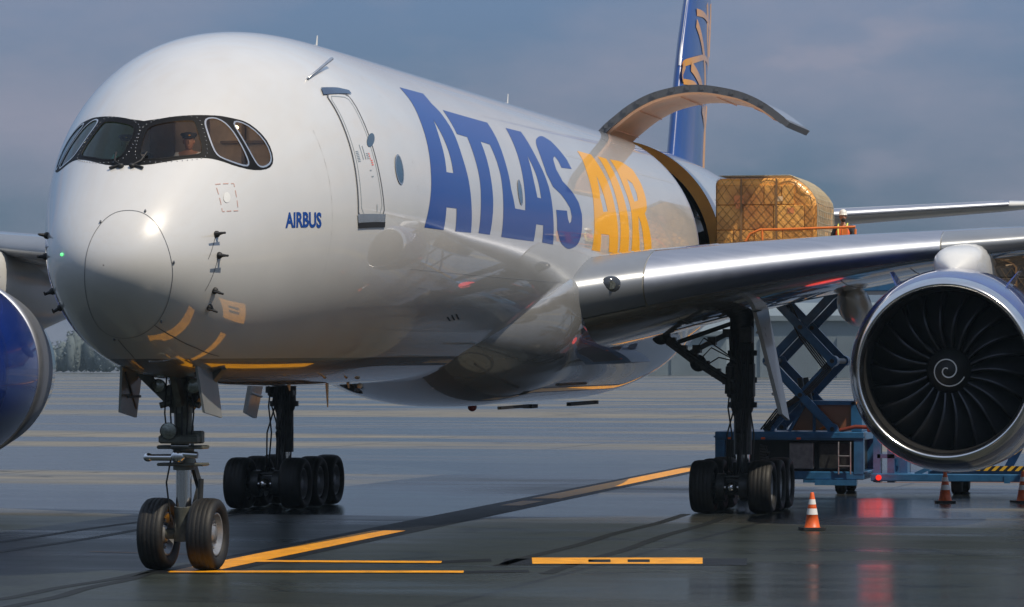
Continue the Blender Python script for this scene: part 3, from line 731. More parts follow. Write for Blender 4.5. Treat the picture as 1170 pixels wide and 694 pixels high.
def make_wing(s):
    ys = [1.6, 2.2, 2.6, 3.2, 4, 5, 6, 7, 8, 9, 9.5, 10.5, 11.5, 13, 15, 18, 21, 24, 27, 29, 30.2]
    rings = [sgn(wing_ring(max(y, 2.2)) if y >= 2.2 else [Vector((p.x, y, p.z)) for p in wing_ring(2.2)], s) for y in ys]
    w = MB().loft(rings, 0, True, True).build('wing', M['wing_under'], AC)
    def slat(y0, y1, m, nm, off=.018, ul=.30, n=8):
        rr = []
        for i in range(n+1):
            y = y0+(y1-y0)*i/n; a = wing_ring(y, off, ul); b = wing_ring(y, -.03, ul*.98); cut = int((1-(.17/ul if ul < .33 or True else 1))*NU)
            a = a[cut:]; b = b[cut:]; rr.append(sgn(a+b[::-1], s))
        return MB().loft(rr, 0, True, True).build(nm, M[m], w)
    slat(2.62, 4.2, 'slat_grey', 'fixed_leading_edge', .012, .33)
    slat(4.235, 9.9, 'slat', 'leading_edge_slat', n=14); slat(9.93, 12.15, 'slat_grey', 'fixed_leading_edge', .012, .28); slat(12.18, 20, 'slat', 'leading_edge_slat', n=12); slat(20.03, 28, 'slat', 'leading_edge_slat', n=12)
    # landing lamp in the root
    y = 3.62; p = Vector(wing_pt(y, .0, 1)); n = Vector((-.8, -.57, 0)) if True else 0
    c = Vector((p.x+.06, -y if s < 0 else y, p.z+.06))
    mb = MB(); mb.ell((c.x+.03, c.y, c.z), (.11, .26, .19), 0, 20, 12, Matrix.Rotation(R(35)*(-1 if s > 0 else 1), 3, 'Z')); l = mb.build('landing_lamp', mat('lamp_cover_glass', (.03, .034, .04), .08, 0, 1., .02), w)
    mb = MB(); mb.tube([(c.x-.10, c.y-.02, c.z), (c.x-.06, c.y-.02, c.z)], .09, 0, 12); mb.tube([(c.x-.02, c.y+.14*(-s), c.z+.02), (c.x+.02, c.y+.14*(-s), c.z+.02)], .09, 0, 12); mb.build('lamp_bulb', M['lamp'], l)
    # panel joints under the wing
    mb = MB()
    for u in (-.42, -.58, -.74):
        L = [sgn([Vector(wing_pt(yy, u, -1))-Vector((0, 0, .006))], s)[0] for yy in np.linspace(3.3, 20, 30)]
        for a, b in zip(L[:-1], L[1:]): mb.add([a-Vector((.008, 0, 0)), a+Vector((.008, 0, 0)), b+Vector((.008, 0, 0)), b-Vector((.008, 0, 0))], [[0, 1, 2, 3]])
    for yy in (4.6, 6.2, 7.8, 9.2, 11.5, 13.5):
        L = [sgn([Vector(wing_pt(yy, u, -1))-Vector((0, 0, .006))], s)[0] for u in np.linspace(-.34, -.93, 14)]
        for a, b in zip(L[:-1], L[1:]): mb.add([a-Vector((0, .008, 0)), a+Vector((0, .008, 0)), b+Vector((0, .008, 0)), b-Vector((0, .008, 0))], [[0, 1, 2, 3]])
    mb.build('wing_panel_joint', M['line'], w)
    # flap track fairings
    for yy, L0, rr in ((7.3, 4.6, .36), (13.6, 4.0, .32), (19.5, 3.4, .26)):
        xle, c, zl = wing_par(yy); x0 = xle+c*.62; z0 = wing_pt(yy, -.80, -1)[2]-.12
        pr = [(0, .02), (.25, .45), (.6, .75), (1.2, .97), (2, 1), (3, .8), (3.8, .45), (4.6, .03)]
        rings = [[Vector((x0+t*L0/4.6, (yy+math.cos(a)*r*rr)*s, z0-t*.10+math.sin(a)*r*rr*1.25)) for a in [2*PI*i/20 for i in range(20)]] for t, r in pr]
        MB().loft(rings, 0, True, True).build('flap_track_fairing', M['white_sat'], w)
    return w
WP = make_wing(-1); WP['label'] = 'port wing with polished metal leading edge'
WS = make_wing(1); WS['label'] = 'starboard wing behind the nose'
# root fillet from fuselage to leading edge
for s in (-1, 1):
    rings = []
    for i in range(15):
        t = i/14; y = 2.25+t*.40; e = (1-t)**2
        pts = wing_ring(max(y, 2.62)); q = []
        for k_, p in enumerate(pts):
            f_ = math.exp(-((k_-NU)/7.)**2); up = (k_-NU)/NU
            q.append(Vector((p.x-f_*1.3*e, y*s*1.0, p.z+(.45*e if up >= 0 else -.15*e)*(1-f_*.4))))
        rings.append(q)
    MB().loft(rings, 0, True, True).build('wing_root_fillet', M['white'], AC)

# ---- engines
EZ = -2.80; EX = 21.0
def make_engine(s):
    ey = -10.43 if s < 0 else 11.95; c = (EX, ey, EZ)
    nac = [(.30, 1.812), (.5, 1.868), (.75, 1.92), (1.1, 1.965), (1.6, 2.01), (2.2, 2.04), (2.9, 2.04), (3.8, 1.97), (4.8, 1.80), (5.6, 1.60), (5.58, 1.56), (4.6, 1.60), (3.0, 1.6)]
    e = MB().lathe(nac, 'x', c, 96).build('engine', M['navy'], AC)
    lip = [(.31, 1.814), (.2, 1.785), (.11, 1.755), (.045, 1.725), (.01, 1.70), (0, 1.68), (.01, 1.66), (.05, 1.63), (.14, 1.605), (.30, 1.59)]
    MB().lathe(lip, 'x', c, 96).build('intake_lip', M['lip'], e)
    MB().lathe([(.30, 1.592), (.34, 1.58), (.6, 1.565), (1.0, 1.56), (1.9, 1.58)], 'x', c, 96).build('intake_liner', M['intake'], e)
    mb = MB(); mb.lathe([(1.72, .35), (1.75, 1.58)], 'x', c, 64, 0, False); mb.build('fan_backplate', M['blackm'], e)
    sp = MB().lathe([(.62, .01), (.63, .06), (.68, .15), (.78, .26), (.92, .36), (1.08, .44), (1.3, .5), (1.6, .52)], 'x', c, 48).build('spinner', M['blackm'], e)
    pts = []
    for i in range(60):
        t = i/59; a = t*2*PI*1.75*1+1.2; r = .035+t*.30
        x = np.interp(r, [.01, .06, .15, .26, .36, .44], [.62, .63, .68, .78, .92, 1.08])-.012
        pts.append((c[0]+x, c[1]+r*math.cos(a)*(-1), c[2]+r*math.sin(a)))
    MB().tube(pts, .013, 0, 6).build('spinner_spiral', M['cone_white'], e)
    # one blade, then copies turned round the shaft
    rings = []; nb = 22
    for i in range(15):
        t = i/14; r = .44+t*1.10
        lean = .0+.10*math.sin(t*PI)-.05*t; sweep = -.10*math.sin(t*PI*.9)+.10*t*t
        tw = R(18+38*t); ch = .30+.20*math.sin(t*PI*.75)+.02; th = .030*(1-t*.75)
        ring = []
        for k_, (cc, hh) in enumerate(((-.5, 0), (-.35, .8), (0, 1), (.35, .7), (.5, 0), (.35, -.5), (0, -.6), (-.35, -.6))):
            xx = cc*ch; tt = hh*th+.05*math.sin(cc*PI)*.0; yy = xx*math.sin(tw)+tt*math.cos(tw); zx = xx*math.cos(tw)-tt*math.sin(tw)
            ring.append(Vector((1.08+sweep+zx, yy+lean, r)))
        rings.append(ring)
    b0 = MB().loft(rings, 0, True, True).build('fan_blade', M['blade'], e); b0.location = c
    for i in range(nb):
        b = b0 if i == 0 else b0.copy()
        if i: COL.objects.link(b); b.parent = e
        b.rotation_euler = (2*PI*i/nb+.07, 0, 0)
    # core, exhaust, strakes, pylon
    MB().lathe([(5.2, 1.3), (5.8, 1.2), (6.8, .95), (7.4, .8), (7.4, .7), (6.6, .5), (8.0, .1)], 'x', c, 48).build('exhaust_nozzle', M['gear'], e)
    for d in (-1, 1):
        mb = MB(); a = R(90)+d*R(33); 
        q0 = Vector((c[0]+1.6, c[1]+2.03*math.cos(a), c[2]+2.03*math.sin(a))); n = Vector((0, math.cos(a), math.sin(a))); t_ = Vector((0, -n.z, n.y))*.02
        mb.loft([[q0-t_-n*.02, q0+t_-n*.02, q0+Vector((1.3, 0, 0))+t_-n*.02, q0+Vector((1.3, 0, 0))-t_-n*.02], [q0+Vector((.45, 0, 0))+n*.30, q0+Vector((.45, 0, 0))+n*.30+t_*.3, q0+Vector((1.3, 0, 0))+n*.33+t_*.3, q0+Vector((1.3, 0, 0))+n*.33]], 0, True, False)
        mb.build('nacelle_strake', M['navy'], e)
    mb = MB(); rings = []
    for x, w, z0, z1 in ((1.9, .06, 1.95, 2.10), (2.2, .34, 1.9, 2.35), (2.7, .48, 1.85, 2.52), (3.5, .52, 1.8, 2.60), (4.6, .52, 1.6, 2.66), (6, .48, 1.2, 2.75), (7.5, .42, .8, 2.6), (9, .36, .9, 2.3), (11, .20, 1.2, 2.2), (12, .04, 1.6, 2.0)):
        ring = []
        for i in range(24):
            a = 2*PI*i/24; cc, s2 = math.cos(a), math.sin(a)
            ring.append((c[0]+x, c[1]+w*math.copysign(abs(cc)**.7, cc), c[2]+(z0+z1)/2+(z1-z0)/2*math.copysign(abs(s2)**.8, s2)))
        rings.append(ring)
    mb.loft(rings, 0, True, True).build('engine_pylon', M['white_sat'], AC)
    if s > 0: MB().lathe([(3.3, 2.005), (3.31, 2.025), (3.8, 1.982), (4.8, 1.81)], 'x', c, 96).build('polished_cowl_band', M['slat'], e)
    # fan cowl seams
    mb = MB()
    for x, r in ((1.32, 2.034), (3.85, 1.968)): mb.lathe([(x, r), (x+.015, r+.001)], 'x', c, 96)
    mb.build('cowl_seam', M['blackm'], e)
    k = 1.035; e.scale = (1, k, k); e.location = (0, c[1]*(1-k), c[2]*(1-k))
    return e
make_engine(-1)['label'] = 'port engine facing the camera'; make_engine(1)['label'] = 'starboard engine at the left edge'

# ---- tail
def airfoil_loft(secs, name, m, parent, vertical=False, n=18):
    rings = []
    for (xl, xt, a, b, th) in secs:   # leading x, trailing x, span pos, height pos, thickness
        ring = []
        for k in range(-n, n):
            u = abs(k/n); s = u**1.6; c = xt-xl
            yt = 5*th*(.2969*math.sqrt(s)-.126*s-.3516*s*s+.2843*s**3-.1036*s**4)*c*(1 if k >= 0 else -1)
            ring.append((xl+c*s, yt, b) if vertical else (xl+c*s, a, b+yt))
        rings.append(ring)
    return MB().loft(rings, 0, True, True).build(name, m, parent)
def fin_le(z): return float(np.interp(z, [1.5, 2.66, 6.1, 7.9, 11.5], [48.2, 48.75, 50.4, 51.7, 54.6]))
def fin_te(z): return float(np.interp(z, [1.5, 2.9, 8.1, 11.5], [54.2, 54.4, 55.9, 57.0]))
zs = [1.5, 2.5, 3.5, 4.5, 5.5, 6.5, 7.5, 8.5, 9.5, 10.5, 11.3]
FIN = airfoil_loft([(fin_le(z), fin_te(z), 0, z, .11) for z in zs], 'vertical_fin', vary(mat('fin_blue_paint', (.006, .055, .26), .3, 0, .7, .03), 1., .15, .04), AC, True)
# gold globe graticule on the port face of the fin
def fin_side(z, s, off=.022):
    xl, xt = fin_le(z), fin_te(z); c = xt-xl; yt = 5*.11*(.2969*math.sqrt(s)-.126*s-.3516*s*s+.2843*s**3-.1036*s**4)*c
    return Vector((xl+c*s, -(yt+off), z))
def fin_line(pts, w):
    mb = MB(); Q = [(v.x, v.y) for v in resample([Vector((*p, 0)) for p in pts], 8*(len(pts)-1))]; P = [fin_side(z, s) for z, s in Q]; L = []
    for i, p in enumerate(P):
        t = (P[min(i+1, len(P)-1)]-P[max(i-1, 0)]).normalized(); ww = (w[0]+(w[1]-w[0])*i/(len(P)-1)); sd = Vector((t.z, 0, -t.x)).normalized()*ww/2; L.append((p-sd, p+sd))
    for (a, b), (c, d) in zip(L[:-1], L[1:]): mb.add([a, b, d, c], [[0, 1, 2, 3]])
    return mb.build('fin_marking', M['gold'], FIN)
fin_line([(7.42, 0.145), (7.44, 0.413), (7.35, 0.724), (7.11, 0.942)], (0.22, 0.1))
fin_line([(7.86, 0.566), (7.48, 0.649), (6.87, 0.738), (6.06, 0.947)], (0.3, 0.25))
fin_line([(7.98, 0.88), (7.51, 0.944), (6.96, 0.97), (6.4, 0.97)], (0.25, 0.25))
fin_line([(7.1, 0.162), (6.59, 0.412), (6.02, 0.627), (5.34, 0.752)], (0.3, 0.3))
fin_line([(5.72, 0.01), (5.85, 0.049), (6.04, 0.276), (6.2, 0.569), (6.18, 0.835), (5.97, 0.933)], (0.22, 0.12))
fin_line([(5.74, 0.035), (5.47, 0.019), (5.25, 0.032)], (0.4, 0.3))
fin_line([(5.27, 0.029), (5.27, 0.231), (5.15, 0.348), (4.98, 0.433)], (0.16, 0.12))
fin_line([(5.76, 0.126), (5.45, 0.39), (5.22, 0.548), (4.82, 0.653)], (0.3, 0.3))
fin_line([(4.69, 0.623), (4.47, 0.77), (4.19, 0.887), (3.5, 0.935), (2.88, 0.966)], (0.3, 0.35))
fin_line([(4.82, 0.749), (4.57, 0.821), (4.35, 0.885)], (0.25, 0.25))
fin_line([(4.88, 0.97), (4.46, 0.97), (4.16, 0.913)], (0.25, 0.25))
mb = MB(); rr = []
for z in np.linspace(5.75, 11.3, 20):
    xl = fin_le(z); c = fin_te(z)-xl; rr.append([(xl-.02, 0, z), (xl+.04*c, -.07-.02, z), (xl+.11*c, -.11*c*.36-.012, z), (xl+.11*c, .11*c*.36+.012, z), (xl+.04*c, .09, z)])
mb.loft(rr, 0, True, True).build('fin_leading_edge', M['slat'], FIN)
for s in (-1, 1):
    secs = []
    for t in np.linspace(0, 1, 14):
        y = .8+t*8.3; xl = 54.6+t*4.3; xt = 60.2+t*1.5; z = 1.42+t*.62
        if t > .93: xl += .5
        secs.append((xl, xt, y*s, z, .11))
    secs.append((60.3, 61.9, 9.35*s, 2.08, .05))
    st = airfoil_loft(secs, 'tailplane', M['white_sat'], AC)
    rr = []
    for t in np.linspace(.02, .95, 12):
        y = .8+t*8.3; xl = 54.6+t*4.3; c = 60.2+t*1.5-xl; z = 1.42+t*.62
        rr.append([(xl+.09*c, y*s, z+.042*c+.012), (xl+.02*c, y*s, z+.024*c+.01), (xl-.015, y*s, z+.004), (xl+.012*c, y*s, z-.016*c-.004)])
    MB().loft(rr, 0, True, True).build('tailplane_leading_edge', M['slat'], st)

# ---- wheels
def wheel(parent, x, y, r, w, out):
    zc = GZ(x)+r; h = w/2
    t = [(-h*.55, r*.60), (-h*.85, r*.66), (-h, r*.80), (-h*.97, r*.90), (-h*.80, r*.965), (-h*.55, r*.99), (-h*.52, r*.985), (-h*.48, r*.995), (-h*.2, r), (-h*.17, r*.992), (-h*.13, r), (h*.13, r), (h*.17, r*.992), (h*.2, r), (h*.48, r*.995), (h*.52, r*.985), (h*.55, r*.99), (h*.80, r*.965), (h*.97, r*.90), (h, r*.80), (h*.85, r*.66), (h*.55, r*.60)]
    MB().lathe(t, 'y', (x, y, zc), 48).build('tyre', M['tyre'], parent)
    mb = MB(); mb.lathe([(-h*.6, r*.61), (-h*.72, r*.60), (-h*.70, r*.55), (-h*.3, r*.50), (-h*.25, r*.25), (-h*.6, r*.22), (-h*.62, .01)], 'y', (x, y, zc), 36)
    mb.lathe([(h*.6, r*.61), (h*.72, r*.60), (h*.70, r*.55), (h*.3, r*.50), (h*.25, r*.25), (h*.6, r*.22), (h*.62, .01)], 'y', (x, y, zc), 36)
    for k in range(10):
        a = 2*PI*k/10
        for sd in (-1, 1): mb.tube([(x+r*.4*math.cos(a), y+sd*h*.25, zc+r*.4*math.sin(a)), (x+r*.4*math.cos(a), y+sd*h*.42, zc+r*.4*math.sin(a))], .025, 0, 6)
    mb.build('rim', M['rim'], parent)

def main_gear(s):
    x0 = 28.0; y0 = 5.28*s; gz = GZ(x0); r = .58; ax = gz+r
    mb = MB(); top = -1.5
    mb.tube([(x0-.1, y0, top), (x0-.05, y0, gz+2.35), (x0, y0, gz+2.2)], [.27, .27, .22], 0, 16)
    for z in (gz+2.35, gz+2.9, gz+3.5): mb.tube([(x0-.05, y0, z-.06), (x0-.05, y0, z+.06)], .33, 0, 16)
    mb.tube([(x0, y0, gz+2.3), (x0, y0, gz+1.25)], .20, 0, 16)
    mb.box((x0-.38, y0-.30, gz+2.5), (x0-.1, y0+.30, gz+3.3), 0, .05)
    mb.tube([(x0-.45, y0+.22, gz+3.2), (x0-.42, y0+.25, gz+2.6)], .09, 0, 8); mb.box((x0-.5, y0-.28, gz+3.7), (x0-.2, y0-.02, gz+4.1), 0, .04)
    G = mb.build('main_landing_gear', M['gear'], AC)
    MB().tube([(x0, y0, gz+1.75), (x0, y0, ax+.1)], .155, 0, 20).build('oleo_piston', M['chrome'], G)
    mb = MB(); mb.beam((x0-1.45, y0, ax), (x0+1.45, y0, ax), .30, .34); mb.tube([(x0, y0, ax-.15), (x0, y0, ax+.5)], [.30, .22], 0, 14)
    for dx in (-1.38, 0, 1.38): mb.tube([(x0+dx, y0-.55, ax), (x0+dx, y0+.55, ax)], .10, 0, 10); mb.tube([(x0+dx, y0-.34, ax), (x0+dx, y0-.16, ax)], .30, 0, 16); mb.tube([(x0+dx, y0+.16, ax), (x0+dx, y0+.34, ax)], .30, 0, 16)
    mb.ell((x0-1.6, y0, ax), (.18, .13, .13)); mb.tube([(x0-1.45, y0-.25, ax+.22), (x0-1.45, y0+.25, ax+.22)], .035)
    mb.build('bogie_beam', M['gear'], G)
    mb = MB(); mb.tube([(x0-1.62, y0-.22, ax), (x0-1.62, y0+.22, ax)], .04, 0, 8); mb.ell((x0-1.72, y0, ax), (.08, .09, .09)); mb.build('tow_fitting', M['chrome'], G)
    mb = MB(); mb.beam((x0-.2, y0, gz+2.45), (x0-.55, y0, gz+1.75), .24, .07, (0, 1, 0)); mb.beam((x0-.55, y0, gz+1.75), (x0-.2, y0, ax+.25), .24, .07, (0, 1, 0)); mb.build('torque_link', M['gear'], G)
    # side stay running inboard and up, with lock stay
    mb = MB(); sx = s
    p1 = Vector((x0-.25, y0-.12*sx, gz+2.75)); p0 = Vector((x0-.5, (abs(y0)-1.75)*sx, -2.05)); md = (p1+p0)/2+Vector((0, 0, -.05))
    mb.beam(p1, md, .24, .17); mb.beam(md, p0, .28, .20); mb.ell(md, (.19, .19, .19)); mb.ell(p1, (.22, .22, .22)); mb.ell(p0, (.22, .22, .22))
    q = Vector((x0-.1, y0-.1*sx, gz+4.05)); mb.beam(md+(p0-md)*.3, q, .13, .11); mb.tube([md+(p0-md)*.55+Vector((0, 0, .12)), q+Vector((0, 0, .15))], .05, 0, 8)
    mb.tube([p0+Vector((-.1, 0, 0)), md+Vector((-.2, 0, .1)), p1+Vector((-.2, 0, .1))], .05, 0, 8)
    for t in (.15, .3, .45, .6, .75, .9): c = p0.lerp(p1, t); mb.box(c-Vector((.20, .10, .06)), c+Vector((.0, .10, .12)))
    for t in (.2, .5, .8): c = (md+(p0-md)*.3).lerp(q, t); mb.box(c-Vector((.12, .09, .08)), c+Vector((.12, .09, .10)))
    mb.build('side_stay', M['gear'], G)
    mb = MB(); rnd = random.Random(3)
    for k in range(9):
        o = Vector((x0-.36-.03*k % .1, y0+(-.25+.06*k), 0)); b = rnd.uniform(-.1, .1)
        mb.tube([(o.x, o.y, gz+3.9), (o.x-.05, o.y+b, gz+3.0), (o.x-.02, o.y-b*.7, gz+2.3), (o.x-.15, o.y+b*1.5, gz+1.7), (o.x-.3, o.y+b, ax+.35), (o.x-.7+.1*k, o.y+b*2, ax+.2)], .018, 0, 6)
    for k in range(3):
        a = p0.lerp(p1, .45+.1*k); mb.tube([a+Vector((-.2, 0, .1)), a+Vector((-.25, -.25*sx*-1, .45-.1*k)), p1+Vector((-.2, .1*sx, .55)), p1+Vector((-.15, .05*sx, .1))], .016, 0, 6)
    mb.build('hydraulic_hoses', M['cable'], G)
    # leg door hanging outboard
    d = MB(); yo = y0+.36*s; a = [(x0-.6, yo, -1.55), (x0+.75, yo+.06*s, -1.45), (x0+.65, yo+.55*s, gz+2.0), (x0-.25, yo+.52*s, gz+2.15)]
    n_ = Vector((0, .045, 0)); d.loft([[Vector(p)-n_ for p in a], [Vector(p)+n_ for p in a]], 0, True, False)
    for t in (.2, .5, .8):
        p = Vector(a[0]).lerp(Vector(a[3]), t); q = Vector(a[1]).lerp(Vector(a[2]), t); d.tube([p+Vector((0, -.06*s, 0)), q+Vector((0, -.06*s, 0))], .03, 0, 6)
    d.build('gear_door', M['white_sat'], G)
    if s > 0:
        d = MB(); d.add([(x0-1.2, .95*s+3.55, -2.9), (x0+.6, .95*s+3.55, -2.9), (x0+.6, .95*s+3.65, -3.75), (x0-1.0, .95*s+3.65, -3.75), (x0-1.2, .95*s+3.60, -2.9), (x0+.6, .95*s+3.60, -2.9), (x0+.6, .95*s+3.70, -3.75), (x0-1.0, .95*s+3.70, -3.75)], [[0, 1, 2, 3], [4, 5, 6, 7], [0, 1, 5, 4], [1, 2, 6, 5], [2, 3, 7, 6], [3, 0, 4, 7]])
    for dx in (-1.38, 0, 1.38):
        for dy in (-.64, .64): wheel(G, x0+dx, y0+dy, r, .52, dy)
    return G
main_gear(-1)['label'] = 'port main landing gear with six wheels'; main_gear(1)['label'] = 'starboard main landing gear with six wheels'

def nose_gear():
    x0 = 3.75; gz = GZ(x0); r = .575; ax = gz+r; y0 = -.07
    mb = MB(); mb.tube([(x0-.12, y0, -2.6), (x0-.08, y0, gz+2.25)], [.16, .14], 0, 16); mb.tube([(x0-.08, y0, gz+2.3), (x0-.05, y0, gz+1.60)], .17, 0, 16)
    mb.tube([(x0-.06, y0, gz+1.02), (x0, y0, ax-.1)], [.15, .17], 0, 16); mb.tube([(x0, y0-.5, ax), (x0, y0+.5, ax)], .085, 0, 12)
    mb.box((x0-.42, y0-.34, gz+2.02), (x0-.10, y0+.30, gz+2.16), 0, .03); mb.box((x0-.26, y0-.38, gz+1.93), (x0+.1, y0+.38, gz+1.99), 0, .015); mb.box((x0-.26, y0-.38, gz+1.66), (x0+.1, y0+.38, gz+1.71), 0, .015); mb.box((x0-.24, y0-.36, gz+2.02), (x0-.1, y0-.20, gz+2.22), 0, .02)
    for sd in (-1, 1):
        mb.beam((x0-.1, y0+sd*.06, gz+2.55), (x0-.35, y0+sd*.72, -2.62), .13, .16); mb.beam((x0+.1, y0+sd*.1, gz+2.6), (x0+.5, y0+sd*.45, -2.62), .09, .09)
        mb.tube([(x0-.2, y0+sd*.05, gz+2.7), (x0-.25, y0+sd*.33, gz+2.62)], .05, 0, 8)
    mb.beam((x0-.35, y0-.05, gz+2.65), (x0-.7, y0, -2.5), .22, .10, (0, 1, 0)); mb.tube([(x0-.15, y0, gz+2.5), (x0-.15, y0, gz+3.1)], .19, 0, 12)
    mb.box((x0-.30, y0-.22, gz+2.75), (x0, y0+.22, gz+2.95), 0, .03)
    G = mb.build('nose_landing_gear', vary(mat('grey_green_gear_enamel', (.13, .135, .115), .38, .3), 8, .4, .12), AC); G['label'] = 'nose landing gear with two wheels'
    MB().tube([(x0-.06, y0, gz+2.0), (x0-.05, y0, gz+1.0)], .125, 0, 24).build('oleo_piston', M['chrome'], G)
    mb = MB(); mb.tube([(x0-.30, y0+.52, gz+1.80), (x0-.30, y0+.05, gz+1.80)], .055, 0, 10); mb.tube([(x0-.34, y0+.05, gz+1.86), (x0-.34, y0-.32, gz+1.84)], .055, 0, 10); mb.ell((x0-.34, y0, gz+1.82), (.09, .12, .11)); mb.ell((x0-.30, y0+.51, gz+1.80), (.07, .08, .07)); mb.tube([(x0-.2, y0-.15, gz+1.98), (x0-.2, y0+.15, gz+1.98)], .06); mb.build('steering_actuator', M['chrome'], G)
    mb = MB(); mb.beam((x0+.12, y0-.05, gz+1.85), (x0+.42, y0-.12, gz+1.3), .16, .06, (0, 1, 0)); mb.beam((x0+.42, y0-.12, gz+1.3), (x0+.1, y0-.05, ax+.1), .16, .06, (0, 1, 0)); mb.tube([(x0+.1, y0-.24, gz+1.45), (x0+.1, y0-.22, gz+.95)], .045); mb.build('torque_link', M['gear'], G)
    for (yy, zz, rr) in ((.13, gz+2.22, .135), (-.28, -2.93, .125), (.30, -2.93, .11)):
        mb = MB(); mb.lathe([(.10, .04), (.05, rr*.9), (-.02, rr), (-.06, rr)], 'x', (x0-.40, y0+yy, zz), 24); h = mb.build('taxi_lamp', M['gear'], G)
        MB().lathe([(-.045, rr*.96), (-.06, rr*.5), (-.065, .004)], 'x', (x0-.40, y0+yy, zz), 24).build('lamp_glass', M['lamp'], h) if False else MB().lathe([(-.045, rr*.96), (-.06, rr*.5), (-.065, .004)], 'x', (x0-.40, y0+yy, zz), 24).build('lamp_glass', M['lamp'], G)
    mb = MB()
    for k in range(6):
        yy = y0-.2+.08*k; mb.tube([(x0-.3, yy, -2.7), (x0-.33, yy*1.2, gz+2.5), (x0-.28, yy, gz+2.1)], .013, 0, 6)
    mb.tube([(x0-.1, y0+.18, gz+1.85), (x0-.2, y0+.24, gz+1.4), (x0-.1, y0+.2, ax+.2)], .014, 0, 6); mb.build('hydraulic_hoses', M['cable'], G)
    for sd, yd in ((-1, -.62), (1, .60)):
        a = [(x0-1.15, yd, -2.62), (x0-.15, yd, -2.66), (x0-.15, yd+sd*.10, -3.44), (x0-1.0, yd+sd*.08, -3.34)]
        n_ = Vector((0, .02, 0)); d = MB().loft([[Vector(p)-n_ for p in a], [Vector(p)+n_ for p in a]], 0, True, False)
        d.build('gear_door', M['grey'], G)
        mb = MB(); mb.tube([Vector(a[0])+Vector((.1, -.04*sd, -.1)), Vector(a[2])+Vector((-.1, -.04*sd, .15))], .02, 0, 6); mb.box(Vector(a[0])+Vector((.2, -.06*sd, -.5)), Vector(a[1])+Vector((-.2, -.02*sd, -.42))); mb.build('door_stiffener', M['gear'], G)
    for y in (.36, -.45): wheel(G, x0, y+.0, r, .42, y)
nose_gear()
# beacon under the belly
mb = MB(); mb.ell((24.2, 0, -3.6), (.12, .1, .1)); mb.build('belly_beacon', mat('unlit_beacon_lens', (.35, .02, .02), .2), AC)

# ------------------------------------------------------------------ people
def person_body(joints, edges, radii, name, m, parent=None, sub=2):
    me = bpy.data.meshes.new(name); me.from_pydata(joints, edges, []); o = bpy.data.objects.new(name, me); COL.objects.link(o)
    md = o.modifiers.new('skin', 'SKIN'); md.use_smooth_shade = True
    lay = me.skin_vertices[0].data if me.skin_vertices else None
    for i, r in enumerate(radii): lay[i].radius = (r, r) if not isinstance(r, tuple) else r
    lay[0].use_root = True
    s_ = o.modifiers.new('sub', 'SUBSURF'); s_.levels = sub; s_.render_levels = sub
    bpy.context.view_layer.update(); dg = bpy.context.evaluated_depsgraph_get(); e = bpy.data.meshes.new_from_object(o.evaluated_get(dg))
    o.modifiers.clear(); o.data = e; e.materials.clear(); e.materials.append(m)
    for p in e.polygons: p.use_smooth = True
    if parent: o.parent = parent
    return o

def merge_into(o, others):
    bm = bmesh.new(); bm.from_mesh(o.data)
    for q in others:
        bm.from_mesh(q.data); me = q.data; bpy.data.objects.remove(q)
    bm.to_mesh(o.data); bm.free()
    for p in o.data.polygons: p.use_smooth = True

def head_mb(c, f, tilt=0):
    """head with brow, nose, lips, ears; f = facing unit vector (xy)"""
    c = Vector(c); f = Vector((f[0], f[1], 0)).normalized(); r = Vector((0, 0, 1)).cross(f); mb = MB(); up = Vector((0, 0, 1))
    rings = []
    for z, w, fr, bk in ((-.125, .02, .060, -.01), (-.118, .042, .085, .02), (-.095, .056, .096, .045), (-.06, .066, .097, .07), (-.02, .072, .092, .088), (.02, .076, .097, .095), (.06, .074, .090, .095), (.095, .06, .07, .08), (.118, .035, .04, .05), (.125, .01, .01, .015)):
        rings.append([c+up*z+r*(w*math.cos(a))+f*((fr if math.sin(a) > 0 else bk)*math.sin(a)) for a in [2*PI*i/16 for i in range(16)]])
    mb.loft(rings, 0, True, True)
    mb.loft([[c+up*.025+f*.088+r*.008, c+up*.025+f*.088-r*.008, c+up*.03+f*.08], [c-up*.03+f*.118+r*.012, c-up*.03+f*.118-r*.012, c-up*.015+f*.09], [c-up*.042+f*.09+r*.014, c-up*.042+f*.09-r*.014, c-up*.04+f*.08]], 0, True, True)
    for s in (-1, 1): mb.ell(c+r*s*.076, (.012, .022, .034)); 
    mb.tube([c-up*.068+f*.094+r*.025, c-up*.070+f*.101, c-up*.068+f*.094-r*.025], [.004, .008, .004], 0, 6)
    return mb

def fingers(mb_, palm, d, side, curl=.6, s=1.):
    """palm block with four curled fingers and a thumb"""
    palm = Vector(palm); d = Vector(d).normalized(); n = Vector(side).normalized(); w = d.cross(n).normalized()
    mb_.ell(palm, (.045*s, .045*s, .045*s)); mb_.tube([palm-d*.05*s, palm+d*.05*s], [.034*s, .040*s], 0, 10)
    for k, ln in enumerate((.075, .085, .08, .062)):
        o = palm+w*(-.033+.022*k)*s+d*.045*s; p1 = o+d*ln*.5*s; p2 = p1+(d*math.cos(curl)+n*math.sin(curl))*ln*.35*s; p3 = p2+(d*math.cos(curl*2.2)+n*math.sin(curl*2.2))*ln*.3*s
        mb_.tube([o-d*.02*s, o, p1, p2, p3], [.010*s, .0105*s, .010*s, .009*s, .007*s], 0, 8)
    o = palm-w*.035*s-d*.015*s; mb_.tube([o, o-w*.03*s+d*.02*s, o-w*.032*s+d*.055*s+n*.02*s], [.013*s, .012*s, .009*s], 0, 8)

